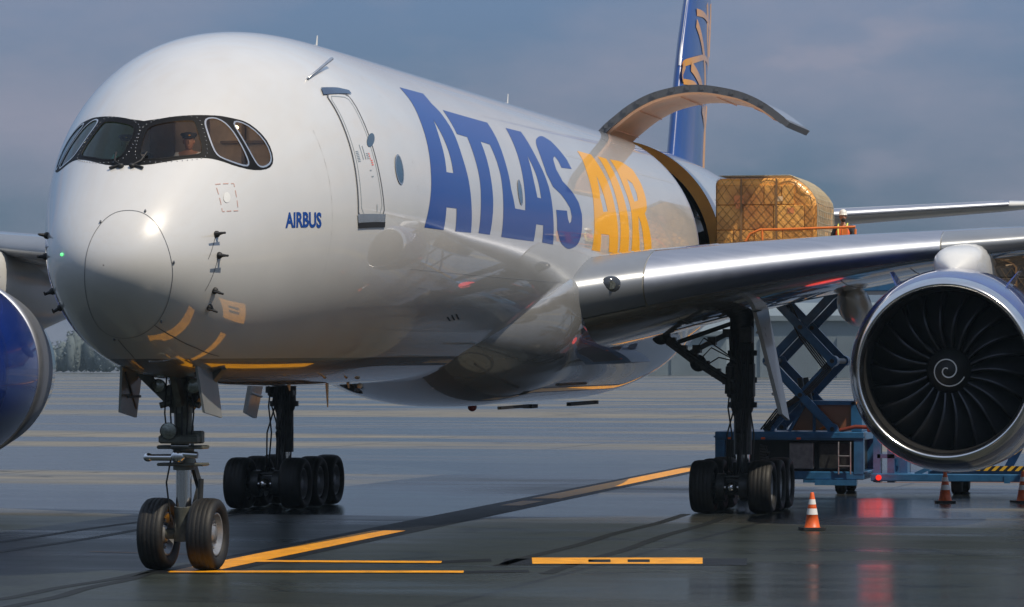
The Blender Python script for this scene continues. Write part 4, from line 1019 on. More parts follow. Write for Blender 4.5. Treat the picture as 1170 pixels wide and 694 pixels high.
# worker on the loader platform
PZ = 5.25
wx, wy = 38.3, -6.22
W = empty('person', (wx, wy, PZ)); tag(W, 'ground worker in white helmet and orange safety vest holding the platform rail beside the pallet', 'person')
J = [(0, 0, .93), (0, 0, 1.12), (0, 0, 1.36), (0, 0, 1.47), (-.01, 0, 1.56),
     (0, .19, 1.40), (-.03, .27, 1.15), (-.20, .24, 1.03),
     (0, -.19, 1.40), (-.08, -.30, 1.17), (-.30, -.34, 1.12),
     (0, .10, .86), (-.02, .11, .48), (.02, .12, .09), (-.14, .12, .04),
     (0, -.10, .86), (-.02, -.12, .48), (.03, -.12, .09), (-.13, -.13, .04)]
E_ = [(0, 1), (1, 2), (2, 3), (3, 4), (2, 5), (5, 6), (6, 7), (2, 8), (8, 9), (9, 10), (0, 11), (11, 12), (12, 13), (13, 14), (0, 15), (15, 16), (16, 17), (17, 18)]
RR = [.135, .125, .15, .065, .055, .068, .048, .034, .068, .048, .034, .092, .066, .042, .040, .092, .066, .042, .040]
body = person_body(J, E_, RR, 'worker_body', M['skin'], None)
hd = head_mb((-.02, 0, 1.665), (-1, -.25)).build('h', M['skin']); hands = MB(); fingers(hands, (-.25, .235, 1.01), (-1, -.1, -.2), (0, 0, -1)); fingers(hands, (-.36, -.345, 1.105), (-1, -.1, -.1), (0, 0, -1)); hh = hands.build('hh', M['skin'])
merge_into(body, [hd, hh]); body.parent = W; body.name = 'body'
sh = person_body([J[i] for i in (1, 2, 5, 6, 7, 8, 9, 10)], [(0, 1), (1, 2), (2, 3), (3, 4), (1, 5), (5, 6), (6, 7)], [.145, .155, .082, .062, .046, .082, .062, .046], 'shirt', M['dark_cloth'], W)
tr = person_body([J[i] for i in (0, 11, 12, 13, 15, 16, 17)], [(0, 1), (1, 2), (2, 3), (0, 4), (4, 5), (5, 6)], [.155, .108, .082, .07, .108, .082, .07], 'trousers', M['dark_cloth'], W)
vs_ = person_body([(0, 0, .88), (0, 0, 1.10), (0, 0, 1.34), (0, .15, 1.40), (0, -.15, 1.40)], [(0, 1), (1, 2), (2, 3), (2, 4)], [.19, .19, .20, .11, .11], 'safety_vest', M['vest'], W)
mb = MB()
for z, r_ in ((.96, .178), (1.12, .182)):
    mb.lathe([(z-.025, r_+.012), (z+.025, r_+.012)], 'z', (0, 0, 0), 24)
for s in (-1, 1): mb.tube([(-.175, s*.09, .93), (-.19, s*.10, 1.2), (-.17, s*.11, 1.42), (0, s*.11, 1.50)], .022, 0, 6)
mb.build('reflective_tape', M['lime'], vs_)
mb = MB(); mb.lathe([(1.715, .125), (1.705, .118), (1.72, .104), (1.78, .098), (1.83, .075), (1.855, .035), (1.86, .004)], 'z', (-.015, 0, 0), 20); mb.build('hard_hat', M['helmet'], W)
mb = MB(); mb.ell((-.10, -.02, 1.585), (.045, .06, .05)); mb.build('beard', mat('dark_beard', (.02, .014, .01), .8), W)
mb = MB()
for s in (-1, 1):
    fingers(mb, (-.36, -.345, 1.105) if s < 0 else (-.25, .235, 1.01), (-1, -.1, -.15), (0, 0, -1), .6, 1.12)
    mb.ell((.12*0-.09, s*.12, .05), (.15, .055, .05))
mb.build('work_gloves', M['glove'], W)

# pilots
def pilot(x, y, z, name_label, look):
    # seated; z = head centre in the aircraft frame
    P_ = empty('person', (x, y, z+5.854+x*.0035)); tag(P_, name_label, 'person')
    J = [(.06, 0, -.88), (.05, 0, -.62), (.02, 0, -.34), (.0, 0, -.20), (0, 0, -.1), (.02, .19, -.29), (-.10, .24, -.55), (-.34, .20, -.60), (.02, -.19, -.29), (-.10, -.24, -.55), (-.34, -.20, -.60), (-.1, .12, -.93), (-.50, .13, -.90), (-.52, .13, -1.28), (-.1, -.12, -.93), (-.50, -.13, -.90), (-.52, -.13, -1.28)]
    E2 = [(0, 1), (1, 2), (2, 3), (3, 4), (2, 5), (5, 6), (6, 7), (2, 8), (8, 9), (9, 10), (0, 11), (11, 12), (12, 13), (0, 14), (14, 15), (15, 16)]
    J = [(a_, b_, c_+.07) if i_ != 4 else (a_, b_, c_) for i_, (a_, b_, c_) in enumerate(J)]
    b = person_body(J, E2, [.14, .13, .145, .06, .055, .065, .046, .034, .065, .046, .034, .085, .062, .045, .085, .062, .045], 'pilot_body', M['skin'], None)
    h = head_mb((0, 0, 0), look).build('h', M['skin']); hm = MB(); fingers(hm, (-.38, .195, -.61), (-1, 0, -.1), (0, 0, -1)); fingers(hm, (-.38, -.195, -.61), (-1, 0, -.1), (0, 0, -1)); q = hm.build('q', M['skin'])
    merge_into(b, [h, q]); b.parent = P_; b.name = 'body'
    person_body([J[i] for i in (1, 2, 5, 6, 8, 9)], [(0, 1), (1, 2), (2, 3), (1, 4), (4, 5)], [.155, .16, .085, .065, .085, .065], 'shirt', M['shirt'], P_)
    MB().loft([[(-.165, -.015, -.24), (-.165, .015, -.24), (-.155, .0, -.22)], [(-.185, -.03, -.5), (-.185, .03, -.5), (-.17, 0, -.5)]], 0, True, False).build('tie', M['dark_cloth'], P_)
    mb = MB(); mb.lathe([(.055, .10), (.075, .102), (.11, .135), (.135, .125), (.15, .05), (.152, .003)], 'z', (0, 0, 0), 20); f = Vector((look[0], look[1], 0)).normalized()
    mb.ell(f*.11+Vector((0, 0, .055)), (.06, .08, .012)); mb.build('peaked_cap', M['dark_cloth'], P_)
    mb = MB(); mb.ell(f*.108+Vector((0, 0, .105)), (.02, .03, .02)); mb.build('cap_badge', M['gold'], P_)
pilot(2.92, -.40, .90, 'pilot with peaked cap and tie behind the port windshield pane', (-1, -.35))
pilot(2.92, .62, .88, 'pilot with peaked cap behind the green starboard windshield pane', (-1, -.2))

# ------------------------------------------------------------------ cargo pallets
def cargo_pallet(label, x0, x1, y0, y1, z0, z1, ch, seed, dark=False):
    """y0 = fuselage side, y1 = outboard (more negative)"""
    CM = M['carton_shaded' if dark else 'carton']; rnd = random.Random(seed); root = empty('cargo_pallet', ((x0+x1)/2, (y0+y1)/2, z0)); tag(root, label, 'cargo pallet', 'netted air cargo pallets on the loader')
    hx = (x1-x0)/2; hy = abs(y1-y0)/2; H = z1-z0
    MB().box((-hx-.03, -hy-.03, 0), (hx+.03, hy+.03, .05), 0, .01).build('pallet_sheet', M['rim'], root)
    # profile in y,z: rounded fuselage-side corner, chamfered outboard corner
    def prof(e=0.):
        p = []
        rc = .16
        p += [(hy+e, .06), (hy+e, H-rc)]
        for k in range(1, 6): a = PI/2*k/5; p.append((hy+e-rc+rc*math.cos(a), H-rc+(rc+e)*math.sin(a)))
        c0 = (-hy+ch, H+e); c1 = (-hy-e, H-ch*.95)
        for t in (.0, .12, .25, .5, .75, .88, 1.):
            bx = c0[0]+(c1[0]-c0[0])*t; bz = c0[1]+(c1[1]-c0[1])*t; bow = .09*math.sin(PI*t); p.append((bx-bow*.7, bz+bow*.7))
        p += [(-hy-e, .06)]
        return p
    P = prof(); rr = []
    for x, i_ in ((-hx, .10), (-hx+.03, .03), (-hx+.09, 0), (hx-.09, 0), (hx-.03, .03), (hx, .10)):
        cy = 0; cz = H/2; rr.append([(x, y*(1-i_/hy), .06+(z-.06)*(1-i_/H)) for y, z in P])
    MB().loft(rr, 0, True, True).build('wrapped_load', CM, root)
    # cartons showing through on the front and outboard faces
    z = .08; rows = [.62, .55, .62, .5, .5]
    for h in rows:
        if z+h > H-.10: h = H-.1-z
        if h < .2: break
        y = hy-.05
        while y > -hy+.10:
            w = rnd.uniform(.42, .78); w = min(w, y+hy-.04)
            top = z+h; lim = -hy+.05 if top < H-ch else -hy+.05+(top-(H-ch))*1.05
            yb = max(y-w+.02, lim)
            if y-yb > .15: MB().box((-hx-.035-rnd.random()*.03, y, z), (-hx+.2, yb, top-.015), 0, .015).build('carton', CM, root)
            y -= w
        if z+h <= H-ch+.02:
            x = -hx+.03
            while x < hx-.1:
                w = min(rnd.uniform(.5, .85), hx-x-.03)
                MB().box((x, -hy-.03-rnd.random()*.02, z), (x+w-.02, -hy+.15, z+h-.015), 0, .015).build('carton', CM, root)
                x += w
        z += h
    for k in range(7):
        yy = rnd.uniform(-hy+.5, hy-.3); zz = rnd.uniform(.25, H-.5); q_ = rnd.uniform(.10, .2)
        MB().box((-hx-.072, yy, zz), (-hx-.066, yy+q_*1.2, zz+q_)).build('shipping_label', M['label_ink' if k % 3 == 0 else 'label_paper'], root)
    for yy in (hy*.45, -hy*.25):
        MB().box((-hx-.082, yy, .06), (-hx-.074, yy+.05, H-.02)).build('tie_strap', M['strap'], root)
    # net: diamond mesh drawn over the front face and wrapped round the outboard face
    mb = MB(); n = 18
    def face(u, v):   # front face, u 0..1 across, v 0..1 up
        y = hy-u*2*hy; zz = .08+v*(H-.08)
        if u > 1-ch/(2*hy): zz = min(zz, H-(u-(1-ch/(2*hy)))*2*hy*.95)
        return Vector((-hx-.068-.012*math.sin(u*PI), y, min(zz, H+.01)))
    cxu, cvv = .42, .05
    def warp(u, v): return face(min(max(u, 0), 1), min(max(v, 0), 1))
    def nline(f):
        pts = []
        for i in range(31):
            u, v = f(i/30)
            if -.001 <= u <= 1.001 and -.001 <= v <= 1.001: pts.append(warp(u, v))
            elif len(pts) > 1: mb.tube(pts, .0058, 0, 4, False); pts = []
            else: pts = []
        if len(pts) > 1: mb.tube(pts, .0058, 0, 4, False)
    for k in range(-10, 12):     # two families of cords pulled into bowed diamonds
        nline(lambda t, k=k: (k*.088+.015*math.sin(k*5.)+.95*t+.16*math.sin(PI*t), (1-(1-t)**1.45)*(1+.02*math.sin(k*3.))))
        nline(lambda t, k=k: (1-(k*.090+.012*math.sin(k*7.)+.85*t+.22*math.sin(PI*t)), 1-(1-t)**1.7))
    for k in range(5): nline(lambda t, k=k: (t, .04+k*.085+.006*math.sin(t*20+k)))
    for k in range(13): nline(lambda t, k=k: (k/12+.01*math.sin(t*9+k), t*.38))
    mb.build('front_net', M['net'], root)
    mb = MB(); PP = prof(.05); per = [p for p in PP if True]
    out = [(a, b) for a, b in per[6:]]    # across the top, down the chamfer, down the outboard side
    L = [0]
    for a, b in zip(out[:-1], out[1:]): L.append(L[-1]+math.hypot(b[0]-a[0], b[1]-a[1]))
    def side(x, t):
        d = t*L[-1]; k = 0
        while k < len(L)-2 and L[k+1] < d: k += 1
        u = (d-L[k])/(L[k+1]-L[k]); return Vector((x, out[k][0]+(out[k+1][0]-out[k][0])*u, out[k][1]+(out[k+1][1]-out[k][1])*u+.01))
    nx = 18
    for k in range(nx+1):
        mb.tube([side(-hx-.05+(2*hx+.1)*k/nx+.035*math.sin(i*1.9+k*PI), i/26) for i in range(27)], .013, 0, 4, False)
    for i in range(1, 30): mb.tube([side(-hx-.06, i/30), side(0, i/30+.006), side(hx+.06, i/30)], .009, 0, 4, False)
    mb.build('side_net', M['net_light'], root)
    mb = MB()
    for y in (hy, 0, -hy): mb.box((-hx-.09, y-.05, .02), (-hx-.03, y+.05, .12))
    mb.build('net_fitting', M['gear'], root)
    return root
cargo_pallet('tall net covered pallet of cartons tinted orange for warm light in front of the open cargo door', 36.9, 39.9, -3.22, -5.72, 5.31, 7.84, .62, 5)
cargo_pallet('netted pallet coloured dark for shade, partly hidden behind the right engine', 38.4, 41.4, -9.75, -12.6, 3.02, 6.0, .45, 9, True)

# ------------------------------------------------------------------ loader
LD = empty('cargo_loader', (39.5, -6, 0)); tag(LD, 'blue scissor lift cargo loader standing behind the main landing gear', 'cargo loader')
def lp(mb, name, m, par=LD):
    mb.v = [(x-39.5, y+6, z) for x, y, z in mb.v]; return mb.build(name, M[m] if isinstance(m, str) else [M[i] for i in m], par)
mb = MB(); xa, xb = 38.3, 41.2
mb.box((xa, -6.72, 1.34), (xb, -2.98, 1.55), 0, .02); mb.box((xa+.02, -6.72, .36), (xb, -2.98, .56), 0, .02)
for y in (-3.1, -6.6): mb.box((xa+.01, y-.12, .5), (xa+.25, y+.12, 1.36)); mb.box((xb-.25, y-.12, .5), (xb-.01, y+.12, 1.36))
mb.box((xa-.02, -6.75, 1.40), (xa+.0, -2.95, 1.44)); mb.box((xa+.03, -5.9, .28), (xa+.2, -5.2, .37)); mb.box((xa-.03, -6.55, .22), (xa+.15, -5.5, .36))
lp(mb, 'chassis', 'lift_blue')
mb = MB(); mb.box((xa+.3, -6.5, .5), (xb-.1, -3.2, 1.34)); lp(mb, 'chassis_side_panel', 'lift_dark')
mb = MB(); mb.box((xa+.12, -6.35, .62), (xa+.3, -5.6, 1.28), 0, .02); lp(mb, 'vent_cabinet', vary.__name__ and 'gear')
mb = MB(); mb.box((xa+.10, -5.45, .62), (xa+.3, -4.85, 1.28), 0, .02); lp(mb, 'radiator_grille', 'rim')
mb = MB()
for k in range(9): a = k/8; mb.tube([(xa+.12, -4.3+.05*math.sin(k*4), .60+a*.55), (xa+.12, -4.1, .63+a*.55)], .05, 0, 6)
lp(mb, 'engine_hose', 'cable')
for i, x in enumerate((xa+.35, xb-.35)):
    for (a, b) in (((-4.30, 1.62), (-5.92, 3.32)), ((-5.92, 1.62), (-4.30, 3.32)), ((-4.30, 3.32), (-5.92, 5.02)), ((-5.92, 3.32), (-4.30, 5.02))):
        dx = .09 if a[0] > b[0] else -.09
        mb = MB(); mb.beam((x+dx, a[0], a[1]), (x+dx, b[0], b[1]), .15, .27, (1, 0, 0)) if False else mb.beam((x+dx, a[0], a[1]), (x+dx, b[0], b[1]), .12, .21, (0, 0, 1))
        mb.beam((x+dx-.075, a[0], a[1]), (x+dx-.075, b[0], b[1]), .012, .15, (0, 0, 1), 0)
        for p in (a, b): mb.tube([(x+dx-.12, p[0], p[1]), (x+dx+.12, p[0], p[1])], .14, 0, 12)
        arm = lp(mb, 'scissor_arm', 'lift_blue')
        mb = MB(); m_ = ((a[0]+b[0])/2, (a[1]+b[1])/2)
        for p in (a, b, m_): mb.tube([(x+dx-.15, p[0], p[1]), (x+dx+.13, p[0], p[1])], .055, 0, 10)
        lp(mb, 'pivot_pin', 'gear', arm)
mb = MB(); mb.tube([(xa+.3, -5.95, 3.32), (xb-.3, -5.95, 3.32)], .07); mb.tube([(xa+.3, -4.28, 3.32), (xb-.3, -4.28, 3.32)], .07); mb.tube([(xa+.9, -5.2, 1.7), (xa+.9, -5.0, 2.9)], [.11, .07], 0, 10); mb.tube([(xb-.9, -5.2, 1.7), (xb-.9, -5.0, 2.9)], [.11, .07], 0, 10); lp(mb, 'hydraulic_cylinder', 'gear')
mb = MB(); mb.box((36.4, -8.2, 5.02), (xb, -3.12, 5.22), 0, .02); mb.box((36.5, -8.1, 5.22), (xb-.1, -3.2, 5.25)); lp(mb, 'platform', 'lift_blue')
mb = MB()
for k in range(14): mb.tube([(36.7+k*.32, -8.0, 5.27), (36.7+k*.32, -3.3, 5.27)], .03, 0, 8)
lp(mb, 'deck_rollers', 'chrome')
mb = MB(); xr = 36.5
mb.tube([(xr, -3.65, 5.25), (xr, -3.78, 5.80), (xr, -4.15, 6.45), (xr, -4.40, 6.55), (xr, -5, 6.555), (xr, -6.75, 6.60)], .032, 0, 8)
for y in (-4.45, -6.42, -6.75): mb.tube([(xr, y, 5.25), (xr, y, 6.55)], .03, 0, 8)
mb.tube([(xr, -3.8, 5.85), (xr, -6.75, 5.9)], .025, 0, 8)
RL = lp(mb, 'guard_rail', 'orange_rail')
mb = MB(); mb.box((xr-.02, -6.56, 5.95), (xr+.02, -6.42, 6.56)); lp(mb, 'rail_panel', 'orange_rail', RL)
mb = MB(); mb.box((37.1, -7.2, 5.25), (37.7, -6.65, 6.22), 0, .04); C_ = lp(mb, 'control_console', 'lift_blue')
mb = MB(); mb.ell((37.3, -6.93, 6.30), (.28, .34, .10)); lp(mb, 'console_cover', 'beige', C_)
# cab with tinted glass
mb = MB(); mb.box((xa+.5, -6.62, 1.55), (xa+1.7, -6.35, 2.32), 0, .02); mb.box((xa+.5, -5.2, 2.22), (xa+1.7, -6.5, 2.32)); mb.beam((xa+.55, -4.78, 1.55), (xa+.55, -5.2, 2.28), .08, .08); mb.beam((xa+1.6, -4.78, 1.55), (xa+1.6, -5.2, 2.28), .08, .08); mb.box((xa+.5, -5.45, 1.55), (xa+.6, -5.38, 2.25))
CB = lp(mb, 'operator_cab', 'lift_blue')
mb = MB(); mb.loft([[(xa+.57, -4.82, 1.57), (xa+.59, -4.82, 1.57), (xa+.59, -5.22, 2.24), (xa+.57, -5.22, 2.24)], [(xa+.57, -6.36, 1.57), (xa+.59, -6.36, 1.57), (xa+.59, -6.36, 2.24), (xa+.57, -6.36, 2.24)]], 0, True, False); lp(mb, 'cab_window', 'tint', CB)
mb = MB(); mb.beam((xa+.7, -5.5, 1.6), (xa+.9, -6.0, 1.95), .4, .06, (0, 0, 1)); lp(mb, 'seat_back', 'orange_rail', CB)
mb = MB(); mb.tube([(xa+.2, -6.1, 1.58), (xa+.15, -6.5, 1.68), (xa+.2, -6.95, 1.66)], .05, 0, 8); mb.box((xa+.05, -7.0, 1.55), (xa+.35, -6.8, 1.72), 0, .02); lp(mb, 'cable_reel', 'lift_red')
mb = MB(); mb.tube([(xa+.25, -6.98, 1.72), (xa+.25, -6.98, 1.80)], [.05, .035], 0, 12); lp(mb, 'beacon', 'red_lens'); lp(MB().tube([(xa-.06, -7.1, .42), (xa-.0, -7.1, .42)], .07, 0, 14), 'tail_lamp', 'red_lens')
for k in range(4):
    mb = MB(); o_ = -.06*k; mb.tube([(xa+.25, -4.1+o_, 1.6), (xa+.2, -4.5+o_, 2.1), (xa+.22, -5.2+o_, 2.55), (xa+.25, -5.7+o_, 3.1), (xa+.22, -5.1+o_, 3.9), (xa+.3, -4.6+o_, 4.9)], .022, 0, 6); lp(mb, 'hydraulic_hose', 'cable')
for y in (-3.35, -4.2, -5.1): lp(MB().box((xa-.035, y-.05, 1.36), (xa-.02, y+.05, 1.41)), 'side_reflector', 'cone')
lp(MB().tube([(xa-.06, -6.4, .5), (xa-.06, -6.4, 1.2), (xa-.02, -6.4, 1.3)], .02, 0, 6).tube([(xa-.06, -6.1, .5), (xa-.06, -6.1, 1.2), (xa-.02, -6.1, 1.3)], .02, 0, 6).tube([(xa-.06, -6.4, .7), (xa-.06, -6.1, .7)], .02, 0, 6).tube([(xa-.06, -6.4, .95), (xa-.06, -6.1, .95)], .02, 0, 6), 'step_ladder', 'rim')
# towers and long rear bed
mb = MB()
for y in (-7.0, -7.35): mb.box((xa+.1, y-.13, .3), (xa+.5, y+.05, 1.75 if y > -7.2 else 2.1))
mb.box((xa+.1, -7.7, .9), (xa+.5, -7.05, 1.0)); mb.box((xa+.6, -7.75, .45), (xa+1.4, -7.35, 1.5))
lp(mb, 'mast_post', 'lift_blue')
BED = lp(MB().box((xa, -14.5, .33), (xb, -6.9, .52), 0, .02).beam((xa+.1, -8.0, .5), (xa+.1, -8.6, .78), .12, .1).box((xa+.25, -14.5, .52), (xb, -8.3, .60)).box((xa+.0, -10.2, .30), (xa-.02, -10.35, .50)), 'rear_bed', 'lift_blue')
m = mat('hazard_stripe_tape', (.6, .4, .03), .5); b = m.node_tree.nodes['Principled BSDF']; tc = nd(m, 'ShaderNodeTexCoord'); sx = nd(m, 'ShaderNodeSeparateXYZ'); lk(m, tc.outputs['Object'], sx.inputs[0])
ad = nd(m, 'ShaderNodeMath', operation='ADD'); lk(m, sx.outputs['Y'], ad.inputs[0]); lk(m, sx.outputs['Z'], ad.inputs[1]); md_ = nd(m, 'ShaderNodeMath', operation='MULTIPLY'); md_.inputs[1].default_value = 5.2; lk(m, ad.outputs[0], md_.inputs[0])
fr = nd(m, 'ShaderNodeMath', operation='FRACT'); lk(m, md_.outputs[0], fr.inputs[0]); gt = nd(m, 'ShaderNodeMath', operation='GREATER_THAN'); gt.inputs[1].default_value = .5; lk(m, fr.outputs[0], gt.inputs[0])
mx = nd(m, 'ShaderNodeMix', data_type='RGBA'); mx.inputs[6].default_value = (.015, .015, .015, 1); mx.inputs[7].default_value = (.75, .45, .03, 1); lk(m, gt.outputs[0], mx.inputs[0]); lk(m, mx.outputs[2], b.inputs['Base Color']); M['hazard'] = m
lp(MB().box((xa+.18, -14.5, .60), (xa+.22, -8.45, .72)), 'hazard_stripe', 'hazard', BED)
mb = MB()
for y in (-10.2, -12.2): mb.beam((xa+.9, y, .6), (xa+.9, y-1.3, 3.0), .12, .2); mb.beam((xa+.9, y-1.3, .6), (xa+.9, y, 3.0), .12, .2)
lp(mb, 'scissor_arm', 'lift_blue'); lp(MB().box((xa, -13.4, 2.88), (xb+.2, -9.5, 3.0), 0, .02), 'rear_deck', 'lift_blue')
for y in (-3.6, -6.1, -9.0, -12.5):
    for x in (xa+.45, xb-.45):
        lp(MB().lathe([(-.13, .10), (-.13, .24), (-.09, .30), (.09, .30), (.13, .24), (.13, .10)], 'x' if False else 'y', (x, y, .30), 28, 0, True, True), 'wheel', 'tyre')

# ------------------------------------------------------------------ cones
def cone(x, y, label):
    r = empty('traffic_cone', (x, y, .008), (0, 0, random.uniform(0, 1))); tag(r, label, 'traffic cone', 'traffic cones around the right engine')
    MB().lathe([(.05, .165), (.06, .15), (.36, .098), (.361, .1), (.46, .083), (.58, .062), (.72, .036), (.735, .028), (.735, .012)], 'z', (0, 0, 0), 28, 0, True, True).build('cone_body', M['cone'], r)
    for z0, z1 in ((.30, .42), (.50, .60)):
        f = lambda z: .15+(z-.06)*(.036-.15)/.66+.004
        MB().lathe([(z0, f(z0)), (z1, f(z1))], 'z', (0, 0, 0), 28).build('reflective_band', M['cone_white'], r)
    mb = MB(); pts = []
    for cx, cy, a0 in ((.19, .19, 0), (-.19, .19, 90), (-.19, -.19, 180), (.19, -.19, 270)):
        pts += [(cx+.05*math.cos(R(a0+k*30)), cy+.05*math.sin(R(a0+k*30))) for k in range(4)]
    mb.prismz(pts, 0, .05); mb.build('rubber_base', M['cone_base'], r)
cone(19.28, -8.01, 'orange cone with white bands in front of the main gear, nearest to the fuselage')
cone(33.3, -9.24, 'orange cone with white bands standing directly below the engine intake')
cone(33.7, -11.02, 'orange cone below the right side of the engine, cut by the picture edge')
cone(20.0, -12.33, 'orange cone showing only its black base corner at the right picture edge')

# ------------------------------------------------------------------ ground
g = MB(); g.add([(-400, -2500, 0), (5000, -2500, 0), (5000, 2500, 0), (-400, 2500, 0)], [[0, 1, 2, 3]])
m = mat('wet_concrete_apron', (.06, .06, .06), .3); b = m.node_tree.nodes['Principled BSDF']
geo = nd(m, 'ShaderNodeNewGeometry'); mp = nd(m, 'ShaderNodeMapping'); mp.inputs['Rotation'].default_value = (0, 0, -.218); mp.inputs['Scale'].default_value = (1, .28, 1); lk(m, geo.outputs['Position'], mp.inputs[0])
n1 = nd(m, 'ShaderNodeTexNoise', Scale=.045, Detail=4., Roughness=.55, Distortion=.6); n2 = nd(m, 'ShaderNodeTexNoise', Scale=.6, Detail=8., Roughness=.65); n3 = nd(m, 'ShaderNodeTexNoise', Scale=22., Detail=4., Roughness=.7); n4 = nd(m, 'ShaderNodeTexNoise', Scale=.11, Detail=5., Roughness=.6)
for n in (n1, n2, n3, n4): lk(m, mp.outputs[0], n.inputs['Vector'])
def mr(src, a, b_, c, d):
    r = nd(m, 'ShaderNodeMapRange'); r.inputs['From Min'].default_value = a; r.inputs['From Max'].default_value = b_; r.inputs['To Min'].default_value = c; r.inputs['To Max'].default_value = d; lk(m, src, r.inputs['Value']); return r.outputs[0]
def mm(op, a, b_):
    r = nd(m, 'ShaderNodeMath', operation=op)
    for i, v in enumerate((a, b_)):
        if isinstance(v, (int, float)): r.inputs[i].default_value = v
        else: lk(m, v, r.inputs[i])
    return r.outputs[0]
wet = mr(mm('ADD', mm('MULTIPLY', n1.outputs['Fac'], .65), mm('MULTIPLY', n4.outputs['Fac'], .35)), .44, .54, 0, 1)
cr = nd(m, 'ShaderNodeMix', data_type='RGBA'); cr.inputs[6].default_value = (.17, .155, .12, 1); cr.inputs[7].default_value = (.024, .030, .034, 1); lk(m, wet, cr.inputs[0])
sp0 = nd(m, 'ShaderNodeSeparateXYZ'); lk(m, geo.outputs['Position'], sp0.inputs[0])
near = mr(mm('ADD', sp0.outputs['X'], mm('MULTIPLY', n4.outputs['Fac'], 14.)), 27., 33., 1, 0)
ca_ = nd(m, 'ShaderNodeMix', data_type='RGBA'); lk(m, near, ca_.inputs[0]); lk(m, cr.outputs[2], ca_.inputs[6]); ca_.inputs[7].default_value = (.026, .032, .029, 1); cr = ca_
mul = nd(m, 'ShaderNodeMix', data_type='RGBA', blend_type='MULTIPLY'); mul.inputs[0].default_value = 1.; lk(m, cr.outputs[2], mul.inputs[6])
gr = nd(m, 'ShaderNodeCombineColor'); n5 = nd(m, 'ShaderNodeTexNoise', Scale=.35, Detail=7., Roughness=.7, Distortion=1.2); lk(m, geo.outputs['Position'], n5.inputs['Vector'])
v = mm('MULTIPLY', mm('MULTIPLY', mr(n2.outputs['Fac'], .3, .7, .6, 1.3), mr(n3.outputs['Fac'], .3, .7, .7, 1.25)), mr(n5.outputs['Fac'], .56, .66, 1.0, .45))
for i in range(3): lk(m, v, gr.inputs[i])
lk(m, gr.outputs[0], mul.inputs[7])
# slab joints in a 9 m grid
mp2 = nd(m, 'ShaderNodeMapping'); mp2.inputs['Rotation'].default_value = (0, 0, .02); lk(m, geo.outputs['Position'], mp2.inputs[0]); sp_ = nd(m, 'ShaderNodeSeparateXYZ'); lk(m, mp2.outputs[0], sp_.inputs[0])
jx = mm('LESS_THAN', mm('ABSOLUTE', mm('SUBTRACT', mm('FRACT', mm('DIVIDE', mm('ADD', sp_.outputs['Y'], 6.0+mr.__code__.co_argcount*0), 9.), 0), .5), 0), 2.)  # placeholder, replaced below
def joint(axis, offs, per, w):
    f = mm('FRACT', mm('DIVIDE', mm('ADD', sp_.outputs[axis], offs), per), 0); d = mm('MINIMUM', f, mm('SUBTRACT', 1., f)); return mm('LESS_THAN', mm('MULTIPLY', d, per), w)
jj = mm('MAXIMUM', joint('Y', 6.1, 9., .07), joint('X', 3.2, 9., .07))
jm = nd(m, 'ShaderNodeMix', data_type='RGBA'); lk(m, mm('MULTIPLY', jj, .75), jm.inputs[0]); lk(m, mul.outputs[2], jm.inputs[6]); jm.inputs[7].default_value = (.008, .009, .010, 1)
lk(m, jm.outputs[2], b.inputs['Base Color'])
lk(m, mm('ADD', mm('MINIMUM', mr(wet, 0, 1, .50, .12), mr(near, 0, 1, .9, .30)), mr(n2.outputs['Fac'], .3, .7, -.04, .07)), b.inputs['Roughness'])
bp = nd(m, 'ShaderNodeBump', Strength=.35, Distance=.01); lk(m, mm('ADD', n3.outputs['Fac'], mm('MULTIPLY', n2.outputs['Fac'], 1.5)), bp.inputs['Height']); lk(m, bp.outputs[0], b.inputs['Normal'])
m.node_tree.nodes.remove(jx.node)
b.inputs['IOR'].default_value = 1.36; lk(m, mr(near, 0, 1, .5, .10), b.inputs['Specular IOR Level'])
GR = g.build('ground', m); tag(GR, kind='structure')

mY = mat('yellow_line_paint', (.80, .34, .008), .42); vary(mY, 3, .3, .12, 8); mB = mat('black_line_border', (.010, .012, .015), .5); vary(mB, 3, .3, .1); mB.node_tree.nodes['Principled BSDF'].inputs['Specular IOR Level'].default_value = .12
b = mY.node_tree.nodes['Principled BSDF']; src = b.inputs['Base Color'].links[0].from_socket; b.inputs['Specular IOR Level'].default_value = .3
tc = nd(mY, 'ShaderNodeTexCoord'); no = nd(mY, 'ShaderNodeTexNoise', Scale=7., Detail=9., Roughness=.75); lk(mY, tc.outputs['Object'], no.inputs['Vector'])
c1 = nd(mY, 'ShaderNodeMapRange'); c1.inputs['From Min'].default_value = .60; c1.inputs['From Max'].default_value = .64; c1.inputs['To Max'].default_value = .8; lk(mY, no.outputs['Fac'], c1.inputs['Value'])
cm = nd(mY, 'ShaderNodeMix', data_type='RGBA'); lk(mY, c1.outputs[0], cm.inputs[0]); lk(mY, src, cm.inputs[6]); cm.inputs[7].default_value = (.04, .035, .025, 1); lk(mY, cm.outputs[2], b.inputs['Base Color'])
def strip(pts, w, z, mb):
    a = Vector((*pts[0], z)); b_ = Vector((*pts[1], z)); t = (b_-a).normalized(); n = Vector((-t.y, t.x, 0))*w/2
    return mb.add([a-n, b_-n, b_+n, a+n], [[0, 1, 2, 3]])
def quad(pts, z, mb): return mb.add([(x, y, z) for x, y in pts], [[0, 1, 2, 3]])
mb = MB(); strip([(2.8, -.30), (110, 2.2)], 1.25, .004, mb)
quad([(8.0, -4.1), (7.0, -3.3), (6.25, -3.45), (7.2, -4.3)], .0045, mb); quad([(5.0, -5.4), (4.3, -4.3), (3.75, -4.4), (4.4, -5.55)], .0045, mb)
quad([(9.0, -8.3), (8.05, -4.35), (6.2, -4.65), (7.0, -8.6)], .0045, mb)
